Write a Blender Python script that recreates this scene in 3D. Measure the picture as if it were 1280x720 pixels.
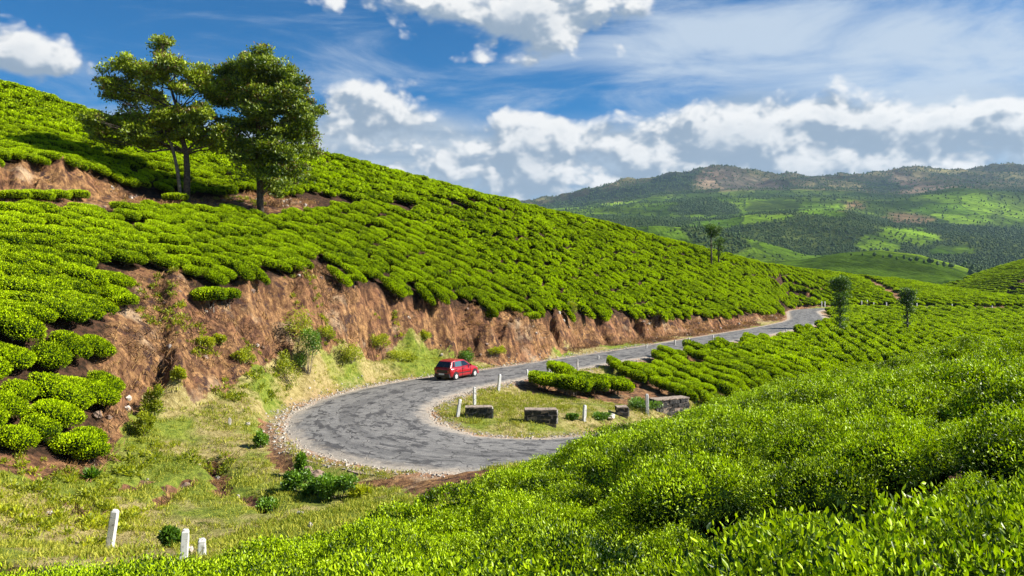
import bpy, math, random
import numpy as np
from mathutils import Vector, Matrix, Euler
PI = math.pi
random.seed(7)
RNG = np.random.default_rng(11)
scene = bpy.context.scene
for o in list(bpy.data.objects):
    bpy.data.objects.remove(o)

# ------------------------------------------------------------------ camera
FPX, VH = 1000.0, 340.0           # focal length and horizon line of the photograph (1280 px wide)
cd = bpy.data.cameras.new('camera'); cam = bpy.data.objects.new('camera', cd)
scene.collection.objects.link(cam); scene.camera = cam
cd.sensor_width = 36.0; cd.lens = 36.0 * FPX / 1280.0
cd.shift_y = -(360.0 - VH) / 1280.0
cd.clip_start = 0.1; cd.clip_end = 30000
cam.location = (0, 0, 0); cam.rotation_euler = (PI / 2, 0, 0)

# ------------------------------------------------------------------ sun, sky, exposure
SUN_EL = math.radians(37)
SUN_AZ = math.radians(89)         # clockwise from +Y (view direction) towards +X
sun_dir = Vector((math.sin(SUN_AZ) * math.cos(SUN_EL), math.cos(SUN_AZ) * math.cos(SUN_EL), math.sin(SUN_EL)))
sd = bpy.data.lights.new('sun', 'SUN'); sun = bpy.data.objects.new('sun', sd)
scene.collection.objects.link(sun)
sd.energy = 5.0; sd.angle = math.radians(0.5); sd.color = (1.0, 0.955, 0.87)
sun.rotation_euler = sun_dir.to_track_quat('Z', 'Y').to_euler()
scene.view_settings.view_transform = 'Standard'
scene.view_settings.look = 'None'
scene.view_settings.exposure = 1.1
scene.view_settings.gamma = 1.0

class NT:
    """small helper for writing node trees"""
    def __init__(s, tree): s.t = tree; s.n = tree.nodes; s.l = tree.links
    def node(s, typ, **kw):
        n = s.n.new(typ)
        for k, v in kw.items(): setattr(n, k, v)
        return n
    def put(s, sock, v):
        if v is None: return
        if isinstance(v, bpy.types.NodeSocket): s.l.new(v, sock)
        else:
            if isinstance(v, (tuple, list)) and len(v) == 3 and sock.type == 'RGBA': v = (*v, 1)
            sock.default_value = v
    def m(s, op, a, b=None, c=None, clamp=False):
        n = s.n.new('ShaderNodeMath'); n.operation = op; n.use_clamp = clamp
        s.put(n.inputs[0], a); s.put(n.inputs[1], b)
        if c is not None: s.put(n.inputs[2], c)
        return n.outputs[0]
    def mix(s, f, a, b, blend='MIX'):
        n = s.n.new('ShaderNodeMix'); n.data_type = 'RGBA'; n.blend_type = blend; n.clamp_factor = True
        s.put(n.inputs[0], f); s.put(n.inputs[6], a); s.put(n.inputs[7], b)
        return n.outputs[2]
    def noise(s, vec, scale, detail=4, rough=0.55, dist=0.0, out=0):
        n = s.n.new('ShaderNodeTexNoise'); n.inputs['Scale'].default_value = scale
        n.inputs['Detail'].default_value = detail; n.inputs['Roughness'].default_value = rough
        n.inputs['Distortion'].default_value = dist
        if vec is not None: s.l.new(vec, n.inputs['Vector'])
        return n.outputs[out]
    def ramp(s, v, lo, hi, smooth=True):
        n = s.n.new('ShaderNodeMapRange')
        if smooth: n.interpolation_type = 'SMOOTHSTEP'
        s.put(n.inputs[0], v); s.put(n.inputs[1], lo); s.put(n.inputs[2], hi)
        return n.outputs[0]
    def attr(s, name, out='Fac'):
        n = s.n.new('ShaderNodeAttribute'); n.attribute_name = name
        return n.outputs[out]

def make_world():
    w = bpy.data.worlds.new('World'); scene.world = w; w.use_nodes = True
    T = NT(w.node_tree); T.n.clear()
    out = T.node('ShaderNodeOutputWorld'); bg = T.node('ShaderNodeBackground')
    T.l.new(bg.outputs[0], out.inputs[0])
    sky = T.node('ShaderNodeTexSky', sky_type='NISHITA')
    sky.sun_disc = False; sky.sun_elevation = SUN_EL; sky.sun_rotation = SUN_AZ
    sky.air_density = 1.0; sky.dust_density = 0.3; sky.ozone_density = 2.5; sky.altitude = 1500
    tc = T.node('ShaderNodeTexCoord')
    sep = T.node('ShaderNodeSeparateXYZ'); T.l.new(tc.outputs['Generated'], sep.inputs[0])
    x, y, z = sep.outputs
    hyp = T.m('SQRT', T.m('ADD', T.m('MULTIPLY', x, x), T.m('MULTIPLY', y, y)))
    el = T.m('DIVIDE', z, T.m('MAXIMUM', hyp, 0.02))          # tangent of the elevation
    az = T.m('ARCTAN2', x, y)
    comb = T.node('ShaderNodeCombineXYZ')
    T.l.new(az, comb.inputs[0]); T.l.new(T.m('MULTIPLY', el, 1.3), comb.inputs[1])
    C = comb.outputs[0]
    def off(dx, dy):
        v = T.node('ShaderNodeVectorMath', operation='ADD'); T.l.new(C, v.inputs[0]); v.inputs[1].default_value = (dx, dy, 0)
        return v.outputs[0]
    def blob(u, v, ru, rv, amp, sh=(0, 0)):
        """a cumulus placed at its compass bearing and elevation"""
        a0 = math.atan((u - 640) / FPX) - sh[0]; e0 = (VH - v) / math.hypot(FPX, u - 640) - sh[1]
        dx = T.m('DIVIDE', T.m('SUBTRACT', az, a0), ru / FPX)
        dy = T.m('DIVIDE', T.m('SUBTRACT', el, e0), rv / FPX)
        r = T.m('ADD', T.m('MULTIPLY', dx, dx), T.m('MULTIPLY', dy, dy))
        return T.m('MULTIPLY', T.m('EXPONENT', T.m('MULTIPLY', r, -1.0)), amp)
    def total(lst):
        acc = lst[0]
        for b in lst[1:]: acc = T.m('ADD', acc, b)
        return acc
    PL = [(590, 15, 120, 40, .72), (700, 30, 90, 42, .68), (500, 0, 60, 22, .35), (780, 10, 60, 20, .3), (640, 77, 38, 11, .45), (572, 78, 16, 9, .34),
          (30, 62, 75, 32, .72), (85, 84, 60, 20, .5),
          (470, 122, 80, 30, .60), (455, 152, 90, 18, .42), (530, 100, 26, 14, .32), (400, 5, 40, 14, .25), (630, 120, 20, 10, .28), (420, 115, 30, 16, .3),
          (680, 152, 75, 18, .54), (625, 138, 30, 14, .36), (870, 150, 130, 26, .62), (1045, 140, 66, 36, .62),
          (1200, 160, 75, 32, .5), (1255, 130, 22, 9, .34), (950, 172, 300, 28, .42), (720, 185, 140, 26, .42), (820, 215, 160, 22, .28), (1060, 215, 160, 18, .22), (640, 232, 90, 20, .25), (560, 195, 120, 20, .25), (470, 180, 100, 30, .34), (540, 150, 40, 20, .2)]
    def mass(sh):
        e = T.m('ADD', el, sh[1])
        return T.m('SUBTRACT', T.m('ADD', total([blob(*p, sh=sh) for p in PL]), T.m('MULTIPLY', T.ramp(e, 0.20, 0.10), 0.50)),
                   total([blob(290, 60, 150, 55, .3, sh), blob(640, 108, 110, 18, .2, sh), blob(830, 100, 110, 26, .25, sh)]))
    def dens(vec):
        n1 = T.noise(vec, 7.5, 7, 0.54, 0.1)
        n2 = T.node('ShaderNodeTexVoronoi'); n2.feature = 'SMOOTH_F1'; n2.inputs['Scale'].default_value = 17.0
        n2.inputs['Smoothness'].default_value = 0.8; n2.inputs['Detail'].default_value = 3; n2.inputs['Roughness'].default_value = 0.6
        wn = T.node('ShaderNodeVectorMath', operation='MULTIPLY_ADD'); T.l.new(T.noise(vec, 14.0, 4, .5, 0, 1), wn.inputs[0]); wn.inputs[1].default_value = (.035, .035, 0); T.l.new(vec, wn.inputs[2])
        T.l.new(wn.outputs[0], n2.inputs['Vector'])
        return T.m('ADD', T.m('MULTIPLY', n1, 1.05), T.m('MULTIPLY', T.m('SUBTRACT', 0.45, n2.outputs['Distance']), 0.62))
    S1 = (0.010, 0.017)
    m0 = mass((0, 0)); m1 = mass((0.003, 0.010))
    d0 = T.m('ADD', dens(C), m0); d1 = T.m('ADD', dens(off(S1[0], S1[1] * 1.3)), m1)
    a_cum = T.ramp(d0, 0.53, 0.88)
    dif = T.m('SUBTRACT', d0, d1)
    lit = T.ramp(dif, -0.15, 0.22)
    ccol = T.mix(lit, (0.31, 0.40, 0.51), (0.94, 0.94, 0.93))
    ccol = T.mix(T.m('MULTIPLY', T.ramp(d0, .95, 1.45), 0.45), ccol, (0.50, 0.57, 0.65))
    # flat grey undersides of the far deck
    nb = T.noise(off(3.1, 0.7), 5.0, 4, 0.5)
    mp = T.node('ShaderNodeMapping'); mp.inputs['Scale'].default_value = (4.5, 26.0, 1.0); T.l.new(C, mp.inputs[0])
    strat = T.ramp(T.noise(mp.outputs[0], 1.0, 5, 0.55), 0.40, 0.66)
    dk = T.ramp(el, 0.17, 0.10)
    ccol = T.mix(T.m('MULTIPLY', T.m('MULTIPLY', dk, strat), 0.45), ccol, (0.33, 0.42, 0.53))
    # thin high cirrus drawn out in streaks
    mp2 = T.node('ShaderNodeMapping'); mp2.inputs['Scale'].default_value = (3.2, 9.0, 1.0); mp2.inputs['Rotation'].default_value = (0, 0, math.radians(14))
    T.l.new(C, mp2.inputs[0])
    ci = T.noise(mp2.outputs[0], 1.3, 7, 0.62, 0.6)
    cib = total([blob(1010, 45, 260, 60, .30), blob(1180, 95, 180, 50, .26), blob(860, 40, 90, 40, .15), blob(150, 90, 200, 30, .1)])
    a_ci = T.m('MULTIPLY', T.ramp(T.m('ADD', ci, cib), 0.46, 0.90), 0.92)
    skyt = T.mix(1.0, sky.outputs[0], (0.11, 0.64, 1.0), 'MULTIPLY')
    sc0 = T.mix(0.0, skyt, (0, 0, 0))
    K = 9.0                                                       # brings cloud colours to the sky's physical scale
    def up(c):
        v = T.node('ShaderNodeVectorMath', operation='SCALE'); T.put(v.inputs[0], c); v.inputs['Scale'].default_value = K
        return v.outputs[0]
    circ = T.node('ShaderNodeRGB'); circ.outputs[0].default_value = (0.58, 0.68, 0.80, 1)
    c1 = T.mix(a_ci, sc0, up(circ.outputs[0]))
    # soft grey-blue deck behind the heaped clouds, low in the sky
    nd = T.noise(off(5.3, 2.2), 4.2, 5, .52, .3)
    a_dk = T.ramp(T.m('ADD', T.m('MULTIPLY', T.ramp(el, .225, .15), .48), T.m('ADD', T.m('MULTIPLY', nd, .75), T.m('MULTIPLY', total([blob(1000, 110, 330, 55, .2), blob(470, 150, 110, 45, .2), blob(640, 30, 150, 40, .18)]), 1.0))), .55, .88)
    dcol = T.mix(T.ramp(T.noise(mp.outputs[0], .8, 5, .55), .36, .66), (0.60, 0.67, 0.74), (0.33, 0.43, 0.55))
    c1 = T.mix(T.m('MULTIPLY', a_dk, .93), c1, up(dcol))
    c2 = T.mix(a_cum, c1, up(ccol))
    T.l.new(c2, bg.inputs[0]); bg.inputs[1].default_value = 0.052
make_world()

# ------------------------------------------------------------------ scene helpers
COL = scene.collection
def P(u, v, d): return ((u - 640) * d / FPX, d, (VH - v) * d / FPX)
def tag(o, label=None, cat=None, group=None, kind=None):
    if label: o['label'] = label
    if cat: o['category'] = cat
    if group: o['group'] = group
    if kind: o['kind'] = kind
    return o
def link(name, me, parent=None, loc=(0, 0, 0), rot=(0, 0, 0), scale=(1, 1, 1)):
    o = bpy.data.objects.new(name, me); COL.objects.link(o)
    o.location = loc; o.rotation_euler = rot; o.scale = scale
    if parent: o.parent = parent
    return o
def empty(name, loc=(0, 0, 0), rot=(0, 0, 0)):
    return link(name, None, None, loc, rot)
def mesh_np(name, V, Fq=None, Ft=None, mats=(), smooth=False, mi=None, attrs=None, cols=None):
    """mesh from numpy arrays of quads and/or triangles"""
    me = bpy.data.meshes.new(name)
    V = np.asarray(V, dtype=np.float32)
    me.vertices.add(len(V)); me.vertices.foreach_set('co', V.ravel())
    parts = []; tot = []
    if Fq is not None and len(Fq): parts.append(np.asarray(Fq, dtype=np.int32).ravel()); tot.append(np.full(len(Fq), 4, dtype=np.int32))
    if Ft is not None and len(Ft): parts.append(np.asarray(Ft, dtype=np.int32).ravel()); tot.append(np.full(len(Ft), 3, dtype=np.int32))
    idx = np.concatenate(parts); lt = np.concatenate(tot)
    me.loops.add(len(idx)); me.loops.foreach_set('vertex_index', idx)
    me.polygons.add(len(lt))
    st = np.concatenate([[0], np.cumsum(lt)[:-1]]).astype(np.int32)
    me.polygons.foreach_set('loop_start', st)
    if mi is not None: me.polygons.foreach_set('material_index', np.asarray(mi, dtype=np.int32))
    me.polygons.foreach_set('use_smooth', np.full(len(lt), bool(smooth)) if np.isscalar(smooth) else np.asarray(smooth, dtype=bool))
    for m in mats: me.materials.append(m)
    for k, a in (attrs or {}).items():
        at = me.attributes.new(k, 'FLOAT', 'POINT'); at.data.foreach_set('value', np.asarray(a, dtype=np.float32))
    for k, a in (cols or {}).items():
        at = me.attributes.new(k, 'FLOAT_COLOR', 'POINT')
        c = np.ones((len(V), 4), dtype=np.float32); c[:, :3] = a; at.data.foreach_set('color', c.ravel())
    me.update(calc_edges=True)
    return me

class MB:
    """collects simple shapes into one mesh"""
    def __init__(s): s.v = []; s.f = []; s.mi = []
    def add(s, vs, fs, m=0):
        b = len(s.v); s.v += [tuple(p) for p in vs]
        for f in fs: s.f.append([b + i for i in f]); s.mi.append(m)
    def box(s, c, size, m=0, rot=None, taper=1.0, jitter=0.0):
        hx, hy, hz = size[0] / 2, size[1] / 2, size[2] / 2
        vs = []
        for dz in (-1, 1):
            t = taper if dz > 0 else 1
            for dx, dy in ((-1, -1), (1, -1), (1, 1), (-1, 1)):
                p = Vector((dx * hx * t + random.uniform(-jitter, jitter), dy * hy * t + random.uniform(-jitter, jitter), dz * hz + random.uniform(-jitter, jitter)))
                if rot: p = rot @ p
                vs.append(p + Vector(c))
        s.add(vs, [(0, 3, 2, 1), (4, 5, 6, 7), (0, 1, 5, 4), (1, 2, 6, 5), (2, 3, 7, 6), (3, 0, 4, 7)], m)
    def tube(s, pts, rad, n=7, m=0, cap=True):
        pts = [Vector(p) for p in pts]; rings = []
        vs = []; fs = []
        for i, p in enumerate(pts):
            t = (pts[min(i + 1, len(pts) - 1)] - pts[max(i - 1, 0)]).normalized()
            a = t.cross(Vector((0.31, 0.9, 0.2))).normalized(); b = t.cross(a)
            r = rad[i] if isinstance(rad, (list, tuple)) else rad
            for k in range(n):
                an = 2 * PI * k / n; vs.append(p + (a * math.cos(an) + b * math.sin(an)) * r)
        for i in range(len(pts) - 1):
            for k in range(n):
                k2 = (k + 1) % n
                fs.append((i * n + k, i * n + k2, (i + 1) * n + k2, (i + 1) * n + k))
        if cap:
            fs.append(tuple(range(n))[::-1]); fs.append(tuple((len(pts) - 1) * n + k for k in range(n)))
        s.add(vs, fs, m)
    def mesh(s, name, mats, smooth=False):
        me = bpy.data.meshes.new(name); me.from_pydata(s.v, [], s.f)
        for m in (mats if isinstance(mats, (list, tuple)) else [mats]): me.materials.append(m)
        me.polygons.foreach_set('material_index', s.mi)
        if smooth: me.polygons.foreach_set('use_smooth', [True] * len(s.f))
        me.update(); return me
    def build(s, name, mats, parent=None, smooth=False, **kw):
        return link(name, s.mesh(name, mats, smooth), parent, **kw)

# numpy value noise
_tab = RNG.random((512, 512))
def vnoise(x, y, seed=0):
    x = np.asarray(x, float) + seed * 17.3; y = np.asarray(y, float) + seed * 7.7
    xi = np.floor(x).astype(int); yi = np.floor(y).astype(int); fx = x - xi; fy = y - yi
    fx = fx * fx * (3 - 2 * fx); fy = fy * fy * (3 - 2 * fy)
    a = _tab[xi % 512, yi % 512]; b = _tab[(xi + 1) % 512, yi % 512]; c = _tab[xi % 512, (yi + 1) % 512]; d = _tab[(xi + 1) % 512, (yi + 1) % 512]
    return (a * (1 - fx) + b * fx) * (1 - fy) + (c * (1 - fx) + d * fx) * fy - 0.5
def fbm(x, y, oct=4, seed=0):
    s = 0; a = 1.0; f = 1.0
    for k in range(oct): s = s + a * vnoise(np.asarray(x) * f, np.asarray(y) * f, seed + k); a *= .5; f *= 2.03
    return s
def in_poly(px, py, poly):
    px = np.asarray(px); py = np.asarray(py); ins = np.zeros(px.shape, bool)
    n = len(poly); j = n - 1
    for i in range(n):
        xi, yi = poly[i]; xj, yj = poly[j]
        if yi != yj:
            c = ((yi > py) != (yj > py)) & (px < (xj - xi) * (py - yi) / (yj - yi) + xi)
            ins ^= c
        j = i
    return ins

# ------------------------------------------------------------------ materials
def new_mat(name):
    m = bpy.data.materials.new(name); m.use_nodes = True
    T = NT(m.node_tree); T.n.clear()
    out = T.node('ShaderNodeOutputMaterial'); bs = T.node('ShaderNodeBsdfPrincipled')
    T.l.new(bs.outputs[0], out.inputs[0])
    return m, T, bs, out
def simple(name, col, rough=0.6, metal=0.0, noise=0.0, nscale=20.0, spec=0.5, bump=0.0, coat=0.0):
    m, T, bs, out = new_mat(name)
    bs.inputs['Roughness'].default_value = rough; bs.inputs['Metallic'].default_value = metal
    bs.inputs['Specular IOR Level'].default_value = spec; bs.inputs['Coat Weight'].default_value = coat
    if noise:
        tc = T.node('ShaderNodeTexCoord')
        n = T.noise(tc.outputs['Object'], nscale, 5, .6)
        T.l.new(T.mix(T.ramp(n, .35, .65), tuple(c * (1 - noise) for c in col), tuple(min(1, c * (1 + noise)) for c in col)), bs.inputs[0])
        if bump:
            bn = T.node('ShaderNodeBump'); bn.inputs['Strength'].default_value = bump; bn.inputs['Distance'].default_value = .02
            T.l.new(n, bn.inputs['Height']); T.l.new(bn.outputs[0], bs.inputs['Normal'])
    else: bs.inputs[0].default_value = (*col, 1)
    return m
def leaf_mat(name, dark, light, trans=0.35, rough=0.42, old=None, spec=0.5):
    """two-tone foliage; the tone belongs to each leaf ('tone') and each plant (object random)"""
    m, T, bs, out = new_mat(name)
    tone = T.attr('tone')
    oi = T.node('ShaderNodeObjectInfo')
    geo = T.node('ShaderNodeNewGeometry')
    big = T.noise(geo.outputs['Position'], 0.16, 3, .55)
    t = T.m('ADD', tone, T.m('MULTIPLY', T.m('SUBTRACT', oi.outputs['Random'], .5), .30))
    t = T.m('ADD', t, T.m('MULTIPLY', T.m('SUBTRACT', big, .5), .9), None, True)
    col = T.mix(t, dark, light)
    if old is not None:
        col = T.mix(T.ramp(T.m('SUBTRACT', T.attr('old'), 0.0), .5, .9), col, old)
    T.l.new(col, bs.inputs[0]); bs.inputs['Roughness'].default_value = rough
    bs.inputs['Specular IOR Level'].default_value = spec
    tr = T.node('ShaderNodeBsdfTranslucent'); T.l.new(T.mix(1.0, col, (1.25, 1.25, .5), 'MULTIPLY'), tr.inputs[0])
    mx = T.node('ShaderNodeMixShader'); mx.inputs[0].default_value = trans
    T.l.new(bs.outputs[0], mx.inputs[1]); T.l.new(tr.outputs[0], mx.inputs[2]); T.l.new(mx.outputs[0], out.inputs[0])
    return m
M = {}
M['tea'] = leaf_mat('tea_leaf', (0.034, 0.088, 0.003), (0.54, 0.70, 0.004), .27, .5, spec=.12)
M['tea_near'] = leaf_mat('tea_leaf_close', (0.014, 0.045, 0.003), (0.50, 0.68, 0.006), .22, .40, spec=.2)
M['tea_core'] = simple('tea_inner_shade', (0.007, 0.016, 0.003), 1.0, spec=0.0, noise=.4, nscale=12)  # near-black core: the shade inside a bush put into its colour
M['stem'] = simple('tea_wood', (0.20, 0.16, 0.12), .9, noise=.4, nscale=30)
M['crown'] = leaf_mat('tree_leaf', (0.034, 0.074, 0.006), (0.40, 0.50, 0.016), .28, .45, old=(0.17, 0.10, 0.03))
M['oak'] = leaf_mat('silver_oak_leaf', (0.015, 0.045, 0.008), (0.15, 0.27, 0.02), .25, .5)
M['bark'] = simple('bark', (0.075, 0.055, 0.042), .92, noise=.5, nscale=6, bump=.5)
M['weed'] = leaf_mat('weed_leaf', (0.13, 0.18, 0.010), (0.56, 0.58, 0.02), .42, .5)
M['shrub'] = leaf_mat('shrub_leaf', (0.03, 0.09, 0.010), (0.20, 0.36, 0.02), .28, .45)
M['grass'] = leaf_mat('grass_blade', (0.15, 0.21, 0.012), (0.50, 0.47, 0.06), .25, .6, spec=.2)
M['dry'] = leaf_mat('dry_straw', (0.20, 0.10, 0.04), (0.52, 0.33, 0.14), .15, .8, spec=.1)
M['scrub'] = leaf_mat('withered_twigs', (0.06, 0.035, 0.022), (0.22, 0.12, 0.065), .05, .9, spec=.1)
M['farwood'] = leaf_mat('far_tree_crown', (0.03, 0.06, 0.018), (0.095, 0.15, 0.035), .0, .8, spec=.1)

# ------------------------------------------------------------------ terrain: measured lines
def road_z(i): return 0
# centre line of the road: x, y, z, half width of asphalt
ROAD = [(175, 172, -8.3, 2.6), (140, 173, -8.2, 2.6), (112, 174.5, -8.1, 2.6), (92, 176.5, -8.0, 2.6), (76, 176.5, -8.0, 2.6), (66, 172.5, -8.0, 2.7), (59.5, 163, -8.0, 2.8),
        (55, 150, -8.0, 2.9), (49, 133, -8.0, 3.0), (41, 119, -8.0, 3.0), (31.5, 105.5, -8.0, 3.0), (23, 94, -8.0, 3.0), (14.5, 82.5, -8.0, 2.9), (7.5, 73.5, -8.0, 2.9), (2.0, 66.6, -8.0, 2.9),
        (-2.6, 60.8, -8.0, 3.1), (-5.8, 56.2, -8.0, 3.5), (-8.2, 50.6, -8.05, 3.7), (-8.6, 45.0, -8.1, 3.8), (-6.6, 40.2, -8.25, 3.9), (-2.9, 38.0, -8.45, 3.9), (1.4, 38.6, -8.7, 3.7), (5.5, 41.4, -9.0, 3.3),
        (9.8, 46.0, -9.4, 3.0), (14.5, 52, -10.0, 2.9), (21, 59, -10.8, 2.9), (31, 67, -11.8, 2.9), (45, 76, -12.8, 2.9), (62, 86, -13.6, 2.9)]
def catmull(pts, n=8):
    pts = np.array(pts, float); out = []
    for i in range(len(pts) - 1):
        p0, p1, p2, p3 = pts[max(i - 1, 0)], pts[i], pts[i + 1], pts[min(i + 2, len(pts) - 1)]
        for k in range(n):
            t = k / n
            out.append(.5 * ((2 * p1) + (-p0 + p2) * t + (2 * p0 - 5 * p1 + 4 * p2 - p3) * t * t + (-p0 + 3 * p1 - 3 * p2 + p3) * t ** 3))
    out.append(pts[-1]); return np.array(out)
RC = catmull(ROAD, 10)

CAN = 0.85                                                    # height of tea canopy above its soil
def uvd(lst, drop=0.0): return [(P(u, v, d)[0], d, P(u, v, d)[2] - drop) for u, v, d in lst]
TOE = uvd([(-200, 585, 28), (0, 606, 28.0), (60, 616, 29.6), (110, 592, 33.2), (150, 547, 36.5), (200, 520, 40.5), (260, 505, 43), (310, 490, 45), (345, 478, 48), (390, 462, 53), (450, 453, 60), (500, 447, 64), (550, 451, 66.5), (600, 452, 69)])
TOE2 = [(7.5 - 3.6, 79.0, -7.9), (15.2, 94.5, -8.0), (29.5, 113, -8.0), (44.5, 135.5, -7.8), (54, 158, -7.8), (61, 177, -7.8), (76, 183, -7.7), (112, 180.5, -7.8), (140, 179, -7.9), (175, 178, -8.0)]
MID = uvd([(-200, 420, 34), (0, 405, 37), (100, 402, 40.5), (150, 405, 43.3), (200, 405, 45.8), (260, 405, 47.6), (330, 402, 51.7), (400, 398, 56.3), (450, 400, 61), (500, 404, 65)])
BANK = uvd([(-200, 320, 41), (0, 330, 43.5), (80, 332, 46.5), (160, 330, 49), (250, 350, 50.2), (330, 345, 54), (400, 345, 58.5), (450, 352, 62.5), (500, 364, 66), (550, 375, 69), (600, 386, 72), (650, 390, 77.5),
            (700, 393, 83), (750, 395, 90.5), (800, 397, 99), (850, 395, 108), (900, 393, 118), (950, 391, 134), (985, 387, 150)]) + [(58.5, 164, -6.9), (63, 181, -6.6), (77, 186.5, -6.5), (112, 184, -6.7), (140, 183, -6.9), (175, 182, -7.0)]
PATH = uvd([(-200, 255, 48), (0, 257, 52), (60, 260, 55), (150, 259, 60), (220, 258, 64.5), (300, 264, 68), (325, 265, 69), (360, 262, 72), (400, 258, 75.5), (500, 256, 85), (600, 255, 97), (650, 256, 106)])
PATHB = uvd([(-200, 250, 50), (0, 248, 54.5), (60, 250, 57.5), (150, 250, 62.5), (220, 250, 67), (300, 256, 70), (360, 256, 74), (400, 253.5, 77.5), (500, 253.5, 86.5), (600, 253, 98.2)])
UPB = uvd([(-200, 195, 53), (0, 203, 57.2), (60, 206, 60), (120, 214, 63.5), (180, 234, 67.5), (230, 241, 70), (300, 246, 72.5), (360, 248, 75.8), (400, 249, 78.8)])
RIDGE = uvd([(-400, 60, 70), (-200, 78, 72), (0, 95, 78), (60, 115, 80.5), (130, 142, 83), (200, 161, 86), (300, 172, 90), (400, 185, 93), (450, 198, 94.5), (500, 212, 97), (560, 228, 101), (625, 247, 106), (700, 262, 115), (750, 273, 123), (800, 288, 131), (850, 300, 140), (900, 313, 151), (950, 325, 172), (1000, 334, 205),
               (1060, 342, 215), (1120, 347, 219), (1200, 360, 215), (1280, 374, 207), (1400, 388, 198)], CAN)
GRASS = uvd([(-200, 620, 27.5), (0, 690, 23.6), (60, 642, 28), (140, 684, 25.6), (232, 704, 25), (253, 695, 25.7), (300, 660, 27.6), (250, 640, 30), (200, 600, 34), (300, 600, 34.6), (350, 605, 34.2), (300, 560, 38), (240, 560, 38.2), (330, 530, 42), (400, 640, 30.2), (450, 622, 31.5), (480, 615, 32), (150, 620, 31)])
ISLE = uvd([(600, 523, 45.6), (675, 529, 44.7), (735, 527, 45.5), (640, 505, 49.5), (760, 502, 55), (705, 492, 55.5), (775, 518, 49.5), (830, 508, 54)])
VAL = uvd([(850, 494, 62), (930, 473, 70), (1000, 457, 80), (1100, 446, 95), (1280, 424, 125), (1450, 415, 150)])
EDGE = uvd([(-150, 730, 11), (0, 724, 12), (40, 721, 12.5), (150, 718, 13.5), (270, 708, 14.6), (350, 668, 15.5), (430, 643, 16.3), (500, 622, 17.4), (560, 600, 18.3), (620, 582, 19.3), (700, 554, 21.5), (770, 530, 23.5), (840, 506, 25.7), (900, 489, 27.8), (960, 473, 30), (1040, 460, 32.5), (1110, 450, 33.5),
             (1150, 439, 32), (1200, 421, 30), (1280, 401, 28), (1400, 386, 27)], CAN + .32)
EDGE2 = [(x * (y + 1.6) / y + (.3 if x < 0 else 0), y + 1.6, z - .55) for x, y, z in EDGE]
F1 = uvd([(-150, 750, 9.5), (0, 745, 10.5), (200, 738, 9.7), (400, 722, 8), (640, 722, 5.7), (900, 722, 4.4), (1100, 722, 3.9), (1280, 722, 3.6), (1500, 722, 3.5)], CAN)
F2 = uvd([(400, 683, 12), (640, 652, 10), (800, 625, 9), (960, 603, 7.6), (1120, 600, 6.2), (1280, 600, 5.3), (1500, 600, 5)], CAN + .18)
F3 = uvd([(560, 640, 14.5), (640, 614, 15.3), (800, 556, 16), (960, 520, 14), (1120, 500, 11.5), (1280, 500, 9), (1500, 500, 8.6)], CAN + .18)
F4 = uvd([(860, 520, 22), (960, 485, 22), (1120, 462, 21), (1200, 452, 18), (1280, 440, 15.5), (1500, 436, 14)], CAN + .18)
SPOTS = [(0, 0, -1.75), (0, 1.4, -1.85), (1.5, 1, -1.9), (-3, 2, -2.6), (0, -8, -1.4), (10, -10, -1.2), (25, 5, -1.7), (40, 20, -2.4), (60, 40, -5), (-10, -10, -4), (-22, 6, -7), (-30, 18, -5), (-45, 22, 2), (-60, 15, 9), (-70, -5, 12), (55, -5, -1)]

# ---- solve a membrane through those lines on a half-metre grid
GX0, GX1, GY0, GY1, GS = -130.0, 215.0, -20.0, 330.0, 0.5
NX = int((GX1 - GX0) / GS) + 1; NY = int((GY1 - GY0) / GS) + 1
def densify(line, step=0.25):
    L = np.array(line, float); out = []
    for a, b in zip(L[:-1], L[1:]):
        n = max(1, int(np.linalg.norm(b - a) / step)); t = np.linspace(0, 1, n, endpoint=False)[:, None]
        out.append(a + (b - a) * t)
    out.append(L[-1:]); return np.concatenate(out)
back = []
for dd, dz in ((6, -.7), (14, -3.5), (45, -20), (95, -55)):
    ln = []
    for x, y, z in RIDGE:
        r = math.hypot(x * .6, y); ln.append((x + dd * x * .6 / r, y + dd * y / r, z + dz))
    back.append(ln)
CP = np.concatenate([densify(l) for l in ([TOE, TOE2, MID, BANK, PATH, PATHB, UPB, RIDGE, VAL, EDGE, EDGE2, F1, F2, F3, F4, RC[:, :3]] + back)] + [np.array(GRASS), np.array(ISLE), np.array(SPOTS, float)])
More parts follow.
